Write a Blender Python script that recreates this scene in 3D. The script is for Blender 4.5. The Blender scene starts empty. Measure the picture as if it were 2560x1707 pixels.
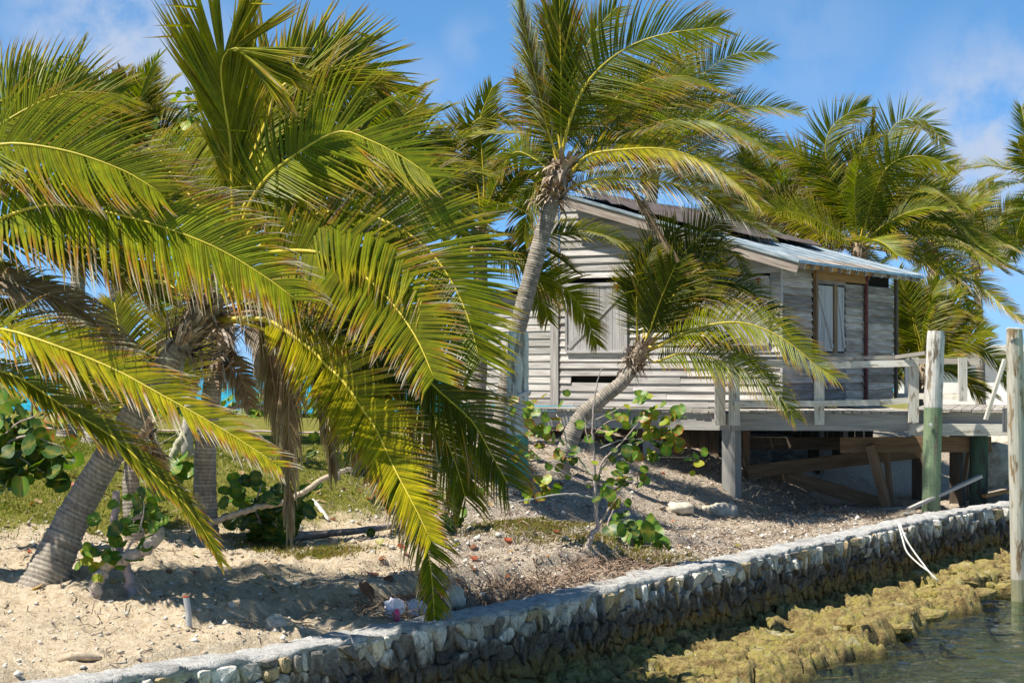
import bpy, math, random
import numpy as np
from mathutils import Vector, Matrix, noise as mnoise

sc = bpy.context.scene
V = Vector
# ------------------------------------------------------------------ camera, sky, sun, exposure
CAM = 3.2            # eye height above the water
F = 4978.0           # focal length in photograph pixels (70 mm on 36 mm)
HZ = 925.0           # horizon row in the photograph
cd = bpy.data.cameras.new('camera'); co = bpy.data.objects.new('camera', cd); sc.collection.objects.link(co)
cd.lens = 70; cd.sensor_width = 36; cd.clip_end = 20000; cd.clip_start = 0.1
cd.shift_y = (HZ - 853.5) / 2560.0
co.location = (0, 0, CAM); co.rotation_euler = (math.radians(90), 0, 0)
sc.camera = co
sc.view_settings.view_transform = 'Standard'; sc.view_settings.look = 'None'
sc.view_settings.exposure = 0.72; sc.view_settings.gamma = 1.0
sc.render.film_transparent = False

SUNL = V((0.44, 0.17, -0.88)).normalized()        # direction the light travels
sd_ = bpy.data.lights.new('sun', 'SUN'); sd_.energy = 5.0; sd_.angle = math.radians(0.53); sd_.color = (1.0, 0.945, 0.85)
so = bpy.data.objects.new('sun', sd_); sc.collection.objects.link(so)
so.rotation_euler = SUNL.to_track_quat('-Z', 'Y').to_euler(); so.location = (-20, 0, 40)

world = bpy.data.worlds.new('World'); sc.world = world; world.use_nodes = True
wn = world.node_tree; wn.nodes.clear()
def N(nt, typ, **kw):
    n = nt.nodes.new(typ)
    for k, v in kw.items():
        if k.startswith('i_'):
            key = k[2:]
            n.inputs[int(key) if key.isdigit() else key.replace('_', ' ')].default_value = v
        else: setattr(n, k, v)
    return n
sky = N(wn, 'ShaderNodeTexSky', sky_type='NISHITA', sun_disc=False)
sky.sun_elevation = math.asin(-SUNL.z); sky.sun_rotation = math.atan2(-SUNL.x, -SUNL.y)
sky.air_density = 0.5; sky.dust_density = 0.0; sky.ozone_density = 6.0; sky.altitude = 0
tc = N(wn, 'ShaderNodeTexCoord')
hs = N(wn, 'ShaderNodeMix', data_type='RGBA', blend_type='MULTIPLY'); hs.inputs[0].default_value = 1.0; hs.inputs[7].default_value = (1, 1, 1, 1)
wn.links.new(sky.outputs[0], hs.inputs[6])
sz_ = N(wn, 'ShaderNodeSeparateXYZ'); wn.links.new(tc.outputs['Generated'], sz_.inputs[0])
cr_ = N(wn, 'ShaderNodeValToRGB'); cr_.color_ramp.elements[0].position = .0; cr_.color_ramp.elements[0].color = (.46,.60,.82,1); cr_.color_ramp.elements[1].position = .22; cr_.color_ramp.elements[1].color = (.86,1.16,1.10,1)
e_ = cr_.color_ramp.elements.new(.09); e_.color = (.66,.92,1.02,1)
wn.links.new(sz_.outputs[2], cr_.inputs[0]); wn.links.new(cr_.outputs[0], hs.inputs[7])
noi = N(wn, 'ShaderNodeTexNoise', i_Scale=22.0, i_Detail=6.0, i_Roughness=0.58)
wn.links.new(tc.outputs['Generated'], noi.inputs['Vector'])
def cdir(px, py): return V(((px-1280)/F, 1, (HZ-py)/F)).normalized()
rs = random.Random(5)
blobs = [(cdir(270, 60), .058, .95), (cdir(400, 190), .050, .85), (cdir(2480, 330), .058, .95), (cdir(2400, 430), .045, .6), (cdir(2530, 560), .05, .55),
         (cdir(1175, 110), .016, .35), (cdir(1060, 230), .025, .30), (cdir(2000, 110), .05, .22), (cdir(700, 560), .06, .5), (cdir(1900, 620), .08, .4)]
for k in range(16):
    a = rs.uniform(0.5, 5.8); e = rs.uniform(.03, .35)
    blobs.append((V((math.sin(a)*math.cos(e), math.cos(a)*math.cos(e), math.sin(e))), rs.uniform(.05, .12), rs.uniform(.4, .85)))
prev = None
for d, r, s in blobs:
    vm = N(wn, 'ShaderNodeVectorMath', operation='DISTANCE'); vm.inputs[1].default_value = d
    wn.links.new(tc.outputs['Generated'], vm.inputs[0])
    mr = N(wn, 'ShaderNodeMapRange', interpolation_type='SMOOTHSTEP'); mr.inputs['From Min'].default_value = r*1.25; mr.inputs['From Max'].default_value = r*.1
    mr.inputs['To Min'].default_value = 0; mr.inputs['To Max'].default_value = s
    wn.links.new(vm.outputs['Value'], mr.inputs['Value'])
    if prev is None: prev = mr.outputs[0]
    else:
        mx = N(wn, 'ShaderNodeMath', operation='MAXIMUM'); wn.links.new(prev, mx.inputs[0]); wn.links.new(mr.outputs[0], mx.inputs[1]); prev = mx.outputs[0]
nm = N(wn, 'ShaderNodeMapRange', interpolation_type='SMOOTHSTEP'); nm.inputs['From Min'].default_value = .34; nm.inputs['From Max'].default_value = .60
wn.links.new(noi.outputs[0], nm.inputs['Value'])
cm = N(wn, 'ShaderNodeMath', operation='MULTIPLY'); wn.links.new(prev, cm.inputs[0]); wn.links.new(nm.outputs[0], cm.inputs[1])
mixc = N(wn, 'ShaderNodeMix', data_type='RGBA'); wn.links.new(cm.outputs[0], mixc.inputs[0]); wn.links.new(hs.outputs[2], mixc.inputs[6])
mixc.inputs[7].default_value = (3.3, 3.9, 5.0, 1)
bg = N(wn, 'ShaderNodeBackground', i_Strength=0.10); wo = N(wn, 'ShaderNodeOutputWorld')
wn.links.new(mixc.outputs[2], bg.inputs[0]); wn.links.new(bg.outputs[0], wo.inputs[0])

# ------------------------------------------------------------------ helpers
COL = sc.collection
RND = random.Random(11)
def at(px, py, Y): return V(((px-1280)/F*Y, Y, CAM + (HZ-py)/F*Y))
def link(o): COL.objects.link(o); return o
def tag(o, label=None, cat=None, group=None, kind=None):
    if label: o['label'] = label
    if cat: o['category'] = cat
    if group: o['group'] = group
    if kind: o['kind'] = kind
    return o
def empty(name, loc):
    o = bpy.data.objects.new(name, None); o.location = loc; o.empty_display_size = .2; return link(o)
def wl(o):
    r = V((0,0,0))
    while o is not None: r = r + V(o.location); o = o.parent
    return r
class MB:
    """collects world-space geometry for ONE mesh"""
    def __init__(s): s.v = []; s.f = []; s.uv = []; s.c = []; s.hasc = False; s.mi = []
    def add(s, vs, fs, uvs=None, cols=None, mi=0):
        b = len(s.v); s.v.extend([tuple(x) for x in vs])
        for k, f in enumerate(fs):
            s.f.append(tuple(i+b for i in f)); s.mi.append(mi)
            s.uv.append(uvs[k] if uvs else None)
        if cols is not None: s.hasc = True; s.c.extend(cols)
        else: s.c.extend([(1,1,1,1)]*len(vs))
    def obox(s, c, X, Y, Z, taper=1.0, mi=0, col=None):
        c = V(c); X = V(X); Y = V(Y); Z = V(Z); vs = []
        for dx in (-1, 1):
            for dy in (-1, 1):
                for dz in (-1, 1): vs.append(c + X*dx + Y*dy + Z*dz)
        fs = [(0,1,3,2), (4,6,7,5), (0,4,5,1), (2,3,7,6), (0,2,6,4), (1,5,7,3)]
        if X.cross(Y).dot(Z) < 0: fs = [f[::-1] for f in fs]
        lx, ly, lz = X.length*2, Y.length*2, Z.length*2
        loc = [((dx+1)/2*lx, (dy+1)/2*ly, (dz+1)/2*lz) for dx in (-1,1) for dy in (-1,1) for dz in (-1,1)]
        L = [lx, ly, lz]; ax = sorted(range(3), key=lambda i: -L[i])
        uvs = []
        o = RND.random()*7, RND.random()*7
        for f in fs:
            uvs.append([(loc[i][ax[0]]+o[0], loc[i][ax[1]] + loc[i][ax[2]]*1.0 + o[1]) for i in f])
        s.add(vs, fs, uvs, [col]*8 if col else None, mi)
    def beam(s, p0, p1, w, h, up=(0,0,1), mi=0, col=None):
        p0 = V(p0); p1 = V(p1); T = (p1-p0); l = T.length; T.normalize()
        S = T.cross(V(up));
        if S.length < 1e-4: S = T.cross(V((1,0,0)))
        S.normalize(); U = S.cross(T)
        s.obox((p0+p1)/2, T*l/2, S*w/2, U*h/2, mi=mi, col=col)
    def tube(s, pts, rads, n=6, cap=True, col=None, mi=0, seed=0, rough=0.0):
        pts = [V(p) for p in pts]; m = len(pts); rr = random.Random(seed)
        ref = V((0.13, -1, 0.21)).normalized(); vs = []; fs = []; uvs = []; ac = 0; acs = []
        for i in range(m):
            T = (pts[min(i+1, m-1)] - pts[max(i-1, 0)])
            if T.length < 1e-9: T = V((0,0,1))
            T.normalize(); S = T.cross(ref); S.normalize(); U = S.cross(T)
            if i: ac += (pts[i]-pts[i-1]).length
            acs.append(ac)
            for k in range(n):
                a = 2*math.pi*k/n; r = rads[i]*(1+rr.uniform(-rough, rough))
                vs.append(pts[i] + S*math.cos(a)*r + U*math.sin(a)*r)
        for i in range(m-1):
            for k in range(n):
                k2 = (k+1) % n
                fs.append((i*n+k, i*n+k2, (i+1)*n+k2, (i+1)*n+k))
                uvs.append([(acs[i], k/n*.3), (acs[i], (k+1)/n*.3), (acs[i+1], (k+1)/n*.3), (acs[i+1], k/n*.3)])
        if cap:
            fs.append(tuple(range(n))[::-1]); uvs.append([(.0, .1)]*n)
            fs.append(tuple((m-1)*n+k for k in range(n))); uvs.append([(.0, .1)]*n)
        s.add(vs, fs, uvs, [col]*len(vs) if col is not None and not isinstance(col, list) else col, mi)
    def build(s, name, mats, parent=None, smooth=False, link_=True):
        o0 = wl(parent)
        me = bpy.data.meshes.new(name)
        if parent is not None: vs = [(x-o0.x, y-o0.y, z-o0.z) for x, y, z in s.v]
        else: vs = s.v
        me.from_pydata(vs, [], s.f)
        if any(u is not None for u in s.uv):
            ul = me.uv_layers.new(name='UVMap'); fl = []
            for u, f in zip(s.uv, s.f):
                if u is None: fl.extend([0.0, 0.0]*len(f))
                else:
                    for a in u: fl.extend((a[0], a[1]))
            ul.data.foreach_set('uv', fl)
        if s.hasc:
            ca = me.color_attributes.new('Col', 'FLOAT_COLOR', 'POINT')
            ca.data.foreach_set('color', np.array([(c[0], c[1], c[2], 1.0) for c in s.c], dtype=np.float32).ravel())
        if not isinstance(mats, (list, tuple)): mats = [mats]
        for m in mats: me.materials.append(m)
        if len(mats) > 1: me.polygons.foreach_set('material_index', s.mi)
        if smooth: me.polygons.foreach_set('use_smooth', [True]*len(me.polygons))
        me.update()
        o = bpy.data.objects.new(name, me)
        if link_: link(o)
        if parent is not None: o.parent = parent
        return o
def one(name, mat, parent, c, X, Y, Z):
    m = MB(); m.obox(c, X, Y, Z); return m.build(name, mat, parent)
def bm_(name, mat, parent, p0, p1, w, h, up=(0,0,1)):
    m = MB(); m.beam(p0, p1, w, h, up); return m.build(name, mat, parent)
def smooth(a, b, x):
    t = np.clip((x-a)/(b-a), 0, 1); return t*t*(3-2*t)
def catmull(pts, n):
    pts = [V(p) for p in pts]
    if len(pts) < 3: return [pts[0].lerp(pts[-1], i/(n-1)) for i in range(n)]
    P = [pts[0]*2-pts[1]] + pts + [pts[-1]*2-pts[-2]]
    out = []
    for i in range(1, len(P)-2):
        for k in range(14):
            t = k/14; a, b, c, d = P[i-1], P[i], P[i+1], P[i+2]
            out.append(.5*((2*b) + (c-a)*t + (2*a-5*b+4*c-d)*t*t + (3*b-a-3*c+d)*t**3))
    out.append(pts[-1])
    cum = [0]
    for i in range(1, len(out)): cum.append(cum[-1] + (out[i]-out[i-1]).length)
    res = []; j = 0
    for i in range(n):
        s = cum[-1]*i/(n-1)
        while j < len(out)-2 and cum[j+1] < s: j += 1
        l = cum[j+1]-cum[j]; res.append(out[j].lerp(out[j+1], 0 if l < 1e-9 else min(1, (s-cum[j])/l)))
    return res
def plane_hit(px, py, p, n):
    d = V(((px-1280)/F, 1, (HZ-py)/F)); o = V((0,0,CAM)); n = V(n)
    return o + d*((V(p)-o).dot(n)/d.dot(n))

# numpy value noise (cheap fbm)
_rng = np.random.RandomState(3); _T = _rng.rand(256, 256)
def vnoise(x, y):
    x = np.asarray(x, float); y = np.asarray(y, float)
    xi = np.floor(x).astype(int); yi = np.floor(y).astype(int); fx = x-xi; fy = y-yi
    fx = fx*fx*(3-2*fx); fy = fy*fy*(3-2*fy)
    g = lambda a, b: _T[a % 256, b % 256]
    return (g(xi,yi)*(1-fx)+g(xi+1,yi)*fx)*(1-fy) + (g(xi,yi+1)*(1-fx)+g(xi+1,yi+1)*fx)*fy
def fbm(x, y, o=4):
    r = 0; a = .5
    for k in range(o): r = r + a*(vnoise(np.asarray(x)*2**k+17*k, np.asarray(y)*2**k+5*k)-.5); a *= .5
    return r

# ------------------------------------------------------------------ materials
def mat(name):
    m = bpy.data.materials.new(name); m.use_nodes = True; nt = m.node_tree
    p = nt.nodes['Principled BSDF']; return m, nt, p
def ramp(nt, fac, stops, interp='LINEAR'):
    r = nt.nodes.new('ShaderNodeValToRGB'); r.color_ramp.interpolation = interp
    e = r.color_ramp.elements
    while len(e) < len(stops): e.new(.5)
    for k, (p, c) in enumerate(stops): e[k].position = p; e[k].color = (c[0], c[1], c[2], 1)
    nt.links.new(fac, r.inputs[0]); return r.outputs[0]
def tex(nt, vec, scale, detail=4, rough=.55, typ='ShaderNodeTexNoise', out=0):
    n = nt.nodes.new(typ); n.inputs['Scale'].default_value = scale
    if typ == 'ShaderNodeTexNoise': n.inputs['Detail'].default_value = detail; n.inputs['Roughness'].default_value = rough
    if vec is not None: nt.links.new(vec, n.inputs['Vector'])
    return n.outputs[out]
def mixrgb(nt, f, a, b, mode='MIX'):
    n = nt.nodes.new('ShaderNodeMix'); n.data_type = 'RGBA'; n.blend_type = mode
    for s, i in ((f, 0), (a, 6), (b, 7)):
        if isinstance(s, (int, float)): n.inputs[i].default_value = s
        elif isinstance(s, (tuple, list)): n.inputs[i].default_value = (*s[:3], 1)
        else: nt.links.new(s, n.inputs[i])
    return n.outputs[2]
def mth(nt, op, a, b=None):
    n = nt.nodes.new('ShaderNodeMath'); n.operation = op
    for s, i in ((a, 0), (b, 1)):
        if s is None: continue
        if isinstance(s, (int, float)): n.inputs[i].default_value = s
        else: nt.links.new(s, n.inputs[i])
    return n.outputs[0]
def mrange(nt, v, a, b, c=0, d=1, typ='SMOOTHSTEP'):
    n = nt.nodes.new('ShaderNodeMapRange'); n.interpolation_type = typ
    for i, x in enumerate((a, b, c, d)): n.inputs[i+1].default_value = x
    nt.links.new(v, n.inputs[0]); return n.outputs[0]
def bump(nt, p, h, strength=.5, dist=.02):
    b = nt.nodes.new('ShaderNodeBump'); b.inputs['Strength'].default_value = strength; b.inputs['Distance'].default_value = dist
    nt.links.new(h, b.inputs['Height']); nt.links.new(b.outputs[0], p.inputs['Normal']); return b
def mapping(nt, vec, scale):
    n = nt.nodes.new('ShaderNodeMapping'); n.inputs['Scale'].default_value = scale; nt.links.new(vec, n.inputs[0]); return n.outputs[0]
def coord(nt, which='Object'):
    n = nt.nodes.new('ShaderNodeTexCoord'); return n.outputs[which]
def wpos(nt): return nt.nodes.new('ShaderNodeNewGeometry').outputs['Position']
def orand(nt): return nt.nodes.new('ShaderNodeObjectInfo').outputs['Random']
def sep(nt, v, i):
    n = nt.nodes.new('ShaderNodeSeparateXYZ'); nt.links.new(v, n.inputs[0]); return n.outputs[i]
def colattr(nt, name='Col', out=0):
    n = nt.nodes.new('ShaderNodeAttribute'); n.attribute_name = name; return n.outputs[out]

def wood(name, c_dark, c_mid, c_light, var=.25, rough=.85, grain=1.0, stain=None):
    m, nt, p = mat(name); uv = coord(nt, 'UV')
    r = orand(nt)
    off = nt.nodes.new('ShaderNodeVectorMath'); off.operation = 'ADD'
    cmb = nt.nodes.new('ShaderNodeCombineXYZ'); nt.links.new(mth(nt, 'MULTIPLY', r, 37), cmb.inputs[0]); nt.links.new(mth(nt, 'MULTIPLY', r, 91), cmb.inputs[1])
    nt.links.new(uv, off.inputs[0]); nt.links.new(cmb.outputs[0], off.inputs[1])
    g = tex(nt, mapping(nt, off.outputs[0], (1.6, 55*grain, 1)), 1.0, 6, .62)
    g2 = tex(nt, mapping(nt, off.outputs[0], (1.2, 9, 1)), 1.0, 3, .5)
    f = mth(nt, 'ADD', mth(nt, 'MULTIPLY', g, .62), mth(nt, 'MULTIPLY', g2, .38))
    c = ramp(nt, f, [(.32, c_dark), (.5, c_mid), (.64, c_light)])
    h = nt.nodes.new('ShaderNodeHueSaturation'); nt.links.new(c, h.inputs['Color'])
    nt.links.new(mrange(nt, r, 0, 1, 1-var, 1+var, 'LINEAR'), h.inputs['Value'])
    c = h.outputs[0]
    if stain:
        k = tex(nt, mapping(nt, off.outputs[0], (3, 10, 1)), 1.0, 4, .6)
        c = mixrgb(nt, mrange(nt, k, .56, .66, 0, .75), c, stain)
    nt.links.new(c, p.inputs['Base Color']); p.inputs['Roughness'].default_value = rough; p.inputs['Specular IOR Level'].default_value = .25
    bump(nt, p, g, .5, .006); return m
M = {}
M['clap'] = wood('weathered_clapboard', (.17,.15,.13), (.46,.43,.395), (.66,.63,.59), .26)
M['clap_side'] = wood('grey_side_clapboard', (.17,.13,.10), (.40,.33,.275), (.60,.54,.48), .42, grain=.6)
M['plank'] = wood('grey_deck_wood', (.20,.18,.15), (.36,.33,.28), (.50,.47,.42), .18)
M['beamw'] = wood('grey_beam_wood', (.22,.205,.18), (.38,.365,.33), (.5,.48,.44), .12)
M['brown'] = wood('brown_timber', (.10,.06,.035), (.20,.13,.075), (.30,.20,.12), .25)
M['orange'] = wood('fresh_orange_timber', (.22,.10,.03), (.38,.20,.07), (.50,.29,.11), .25)
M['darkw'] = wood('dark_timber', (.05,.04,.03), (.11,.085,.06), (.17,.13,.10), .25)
M['shut'] = wood('shutter_board', (.24,.225,.21), (.40,.385,.37), (.52,.50,.48), .18)
M['peel'] = wood('peeling_white_paint', (.36,.31,.22), (.64,.61,.52), (.74,.72,.66), .1, stain=(.22,.15,.08))
def simple(name, c, rough=.7, spec=.3, nscale=0, nvar=.2, bumpd=0, metal=0):
    m, nt, p = mat(name)
    p.inputs['Base Color'].default_value = (*c, 1); p.inputs['Roughness'].default_value = rough; p.inputs['Specular IOR Level'].default_value = spec; p.inputs['Metallic'].default_value = metal
    if nscale:
        n = tex(nt, coord(nt), nscale, 5, .6)
        cc = ramp(nt, n, [(.3, [x*(1-nvar) for x in c]), (.7, [min(1, x*(1+nvar)) for x in c])]); nt.links.new(cc, p.inputs['Base Color'])
        if bumpd: bump(nt, p, n, .7, bumpd)
    return m
M['rust'] = simple('rusty_iron', (.28,.05,.02), .8, .3, 30, .5)
M['redpipe'] = simple('dull_red_pipe', (.16,.045,.035), .6, .4, 14, .6)
M['tar'] = simple('brown_tar_paper', (.105,.085,.08), .9, .2, 6, .35, .01)
M['plaster'] = simple('white_plaster', (.80,.79,.76), .8, .2, 2, .06)
M['pvc'] = simple('grey_pipe', (.42,.43,.42), .55, .4, 9, .2)
M['rope'] = simple('pale_rope', (.62,.60,.55), .8, .2, 40, .2)
M['void'] = simple('interior_shade_black', (.02,.018,.016), .9, .1)  # near-black colour standing in for the unlit space behind gaps
M['pinkrope'] = simple('pinkish_rope', (.62,.46,.44), .8, .2)
M['bag'] = simple('white_plastic', (.72,.68,.74), .4, .5, 6, .1)
M['pink'] = simple('pink_plastic', (.50,.05,.17), .4, .5)
M['brownleaf'] = simple('brown_husk', (.20,.095,.05), .7, .3, 9, .4)
def metal_roof():
    m, nt, p = mat('galvanised_sheet'); uv = coord(nt, 'UV')
    n = tex(nt, mapping(nt, uv, (3, 26, 1)), 1.0, 4, .6); n2 = tex(nt, mapping(nt, uv, (1.2, 1.2, 1)), 1.0, 4, .6)
    c = ramp(nt, n, [(.35, (.20,.27,.31)), (.5, (.36,.44,.48)), (.66, (.62,.69,.72))])
    c = mixrgb(nt, mrange(nt, n2, .45, .65, 0, .45), c, (.17,.19,.19)); nt.links.new(c, p.inputs['Base Color'])
    p.inputs['Metallic'].default_value = .35; p.inputs['Roughness'].default_value = .5; return m
M['metal'] = metal_roof()
def leafmat(name, transl, rough=.42, spec=.45):
    m, nt, p = mat(name); c = colattr(nt)
    n = tex(nt, coord(nt), 9.0, 4, .6)
    cc = mixrgb(nt, 1.0, c, ramp(nt, n, [(.3, (.72,.74,.7)), (.7, (1.2,1.2,1.15))]), 'MULTIPLY')
    nt.links.new(cc, p.inputs['Base Color']); p.inputs['Roughness'].default_value = rough; p.inputs['Specular IOR Level'].default_value = spec
    t = nt.nodes.new('ShaderNodeBsdfTranslucent'); tcx = mixrgb(nt, 1.0, cc, (1.35, 1.6, .40), 'MULTIPLY'); nt.links.new(tcx, t.inputs[0])
    ms = nt.nodes.new('ShaderNodeMixShader'); ms.inputs[0].default_value = transl
    out = nt.nodes['Material Output']; nt.links.new(p.outputs[0], ms.inputs[1]); nt.links.new(t.outputs[0], ms.inputs[2]); nt.links.new(ms.outputs[0], out.inputs[0])
    return m
M['leaf'] = leafmat('palm_leaflet', .30, .46, .24)
M['grape'] = leafmat('sea_grape_leaf', .3, .45, .4)
M['blade'] = leafmat('grass_blade', .3, .7, .2)
def colmat(name, rough=.7, spec=.3, nscale=20, lo=.7, hi=1.2, bd=.004):
    m, nt, p = mat(name); c = colattr(nt); n = tex(nt, coord(nt), nscale, 5, .6)
    cc = mixrgb(nt, 1.0, c, ramp(nt, n, [(.3, (lo,)*3), (.7, (hi,)*3)]), 'MULTIPLY'); nt.links.new(cc, p.inputs['Base Color'])
    p.inputs['Roughness'].default_value = rough; p.inputs['Specular IOR Level'].default_value = spec
    if bd: bump(nt, p, n, .6, bd)
    return m
M['rachis'] = colmat('palm_rachis', .5, .4, 12, .8, 1.15, 0)
M['fibre'] = colmat('palm_fibre', .9, .1, 30, .55, 1.3, .01)
M['twig'] = colmat('dry_twig', .9, .1, 30, .7, 1.2, 0)
M['gravel'] = colmat('limestone_chips', .9, .2, 25, .75, 1.15, .005)
M['bark'] = colmat('grey_bark', .85, .2, 22, .6, 1.25, .006)
def trunkmat():
    m, nt, p = mat('palm_trunk'); c = colattr(nt); o = coord(nt)
    n = tex(nt, mapping(nt, o, (1, 1, .35)), 28, 5, .65); n2 = tex(nt, o, 3.5, 4, .6)
    v = tex(nt, mapping(nt, o, (42, 42, 5)), 1.0, 4, .6)
    cc = mixrgb(nt, 1.0, c, ramp(nt, n, [(.3, (.55,.52,.48)), (.5, (.95,.94,.92)), (.7, (1.3,1.28,1.24))]), 'MULTIPLY')
    cc = mixrgb(nt, mrange(nt, n2, .5, .7, 0, .4), cc, (.33,.28,.21))
    cc = mixrgb(nt, mrange(nt, v, .36, .28, 0, .6), cc, (.07,.06,.05))
    nt.links.new(cc, p.inputs['Base Color']); p.inputs['Roughness'].default_value = .9; p.inputs['Specular IOR Level'].default_value = .2
    bump(nt, p, mth(nt, 'ADD', n, v), .7, .012); return m
M['trunk'] = trunkmat()
def stonemat(name, mortar=False):
    m, nt, p = mat(name); w = wpos(nt); z = sep(nt, w, 2)
    n1 = tex(nt, w, 5.0, 5, .6); n2 = tex(nt, w, 26, 5, .65); n3 = tex(nt, mapping(nt, w, (7, 7, 1.6)), 1.0, 5, .65)
    if mortar: base = ramp(nt, n2, [(.3, (.14,.135,.125)), (.7, (.34,.33,.31))])
    else: base = mixrgb(nt, 1.0, colattr(nt), ramp(nt, n2, [(.28, (.45,.43,.40)), (.5, (.95,.95,.94)), (.72, (1.15,1.15,1.14))]), 'MULTIPLY')
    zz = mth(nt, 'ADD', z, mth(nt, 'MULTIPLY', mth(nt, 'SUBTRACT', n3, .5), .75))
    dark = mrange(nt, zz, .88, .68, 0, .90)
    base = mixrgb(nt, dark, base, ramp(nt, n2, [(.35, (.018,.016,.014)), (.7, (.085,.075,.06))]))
    och = ramp(nt, n1, [(.3, (.10,.065,.018)), (.5, (.26,.17,.045)), (.68, (.20,.17,.06))])
    och = mixrgb(nt, 1.0, och, ramp(nt, n2, [(.3, (.45,.45,.45)), (.7, (1.2,1.2,1.2))]), 'MULTIPLY')
    base = mixrgb(nt, mrange(nt, zz, .62, .42, 0, .9), base, och)
    if not mortar:
        gr = tex(nt, w, 11, 5, .7)
        base = mixrgb(nt, mrange(nt, gr, .56, .66, 0, .55), base, (.09,.085,.075))
    nt.links.new(base, p.inputs['Base Color']); p.inputs['Roughness'].default_value = .88; p.inputs['Specular IOR Level'].default_value = .25
    bump(nt, p, n2, .8, .018); return m
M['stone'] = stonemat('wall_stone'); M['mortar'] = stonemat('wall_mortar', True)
def coping():
    m, nt, p = mat('old_concrete_coping'); w = wpos(nt); n = tex(nt, w, 9, 6, .68); n2 = tex(nt, w, 2.2, 4, .6); n3 = tex(nt, w, 45, 4, .7)
    c = ramp(nt, n, [(.3, (.28,.27,.245)), (.45, (.57,.555,.515)), (.62, (.74,.725,.68))])
    c = mixrgb(nt, mrange(nt, n2, .50, .70, 0, .55), c, (.26,.25,.225))
    c = mixrgb(nt, mrange(nt, n3, .62, .7, 0, .6), c, (.12,.12,.11))
    nt.links.new(c, p.inputs['Base Color']); p.inputs['Roughness'].default_value = .9
    bump(nt, p, mth(nt, 'ADD', n, n3), 1.0, .05); return m
M['coping'] = coping()
def groundmat():
    m, nt, p = mat('sand_and_litter'); w = wpos(nt)
    sp = nt.nodes.new('ShaderNodeSeparateColor'); nt.links.new(colattr(nt), sp.inputs[0]); gr, de, da = sp.outputs
    n1 = tex(nt, w, 1.3, 5, .6); n2 = tex(nt, w, 14, 6, .7); n3 = tex(nt, w, 60, 4, .7)
    vo = tex(nt, w, 26, typ='ShaderNodeTexVoronoi')
    sand = ramp(nt, n2, [(.28, (.40,.30,.18)), (.45, (.64,.51,.345)), (.62, (.76,.645,.47))])
    sand = mixrgb(nt, mrange(nt, n1, .5, .7, 0, .25), sand, (.50,.39,.25))
    deb = ramp(nt, n3, [(.33, (.15,.11,.075)), (.44, (.40,.32,.235)), (.54, (.58,.49,.38)), (.66, (.74,.68,.57))])
    deb = mixrgb(nt, mrange(nt, n2, .52, .68, 0, .55), deb, (.24,.185,.14))
    grs = ramp(nt, n2, [(.3, (.12,.115,.02)), (.5, (.22,.215,.04)), (.7, (.34,.29,.09))])
    c = mixrgb(nt, mrange(nt, mth(nt, 'ADD', de, mth(nt, 'MULTIPLY', mth(nt, 'SUBTRACT', n2, .5), .9)), .35, .62), sand, deb)
    c = mixrgb(nt, mrange(nt, mth(nt, 'ADD', gr, mth(nt, 'MULTIPLY', mth(nt, 'SUBTRACT', n2, .5), .9)), .38, .6), c, grs)
    nt.links.new(c, p.inputs['Base Color']); p.inputs['Roughness'].default_value = .95; p.inputs['Specular IOR Level'].default_value = .1
    h = mth(nt, 'ADD', mth(nt, 'MULTIPLY', n2, 1.0), mth(nt, 'MULTIPLY', n3, .5))
    bump(nt, p, h, 1.0, .06); return m
M['ground'] = groundmat()
def ledgemat():
    m, nt, p = mat('algae_reef_rock'); w = wpos(nt); z = sep(nt, w, 2)
    n1 = tex(nt, w, 2.6, 6, .65); n2 = tex(nt, w, 12, 6, .7); n3 = tex(nt, w, 45, 4, .7)
    c = ramp(nt, n1, [(.30, (.13,.085,.03)), (.40, (.30,.21,.075)), (.49, (.44,.34,.13)), (.57, (.38,.32,.075)), (.64, (.50,.43,.22)), (.72, (.60,.55,.40))])
    c = mixrgb(nt, 1.0, c, ramp(nt, n2, [(.28, (.35,.34,.32)), (.5, (1,1,1)), (.72, (1.35,1.35,1.3))]), 'MULTIPLY')
    c = mixrgb(nt, mrange(nt, n3, .60, .70, 0, .5), c, (.06,.05,.03))
    c = mixrgb(nt, mrange(nt, z, .10, .0, 0, .75), c, (.035,.034,.012))
    nt.links.new(c, p.inputs['Base Color']); p.inputs['Roughness'].default_value = .8; p.inputs['Specular IOR Level'].default_value = .3
    bump(nt, p, mth(nt, 'ADD', n2, mth(nt, 'MULTIPLY', n3, .5)), 1.0, .09); return m
M['ledge'] = ledgemat()
M['rock'] = simple('limestone_rock', (.50,.45,.36), .9, .2, 7, .35, .03)
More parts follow.
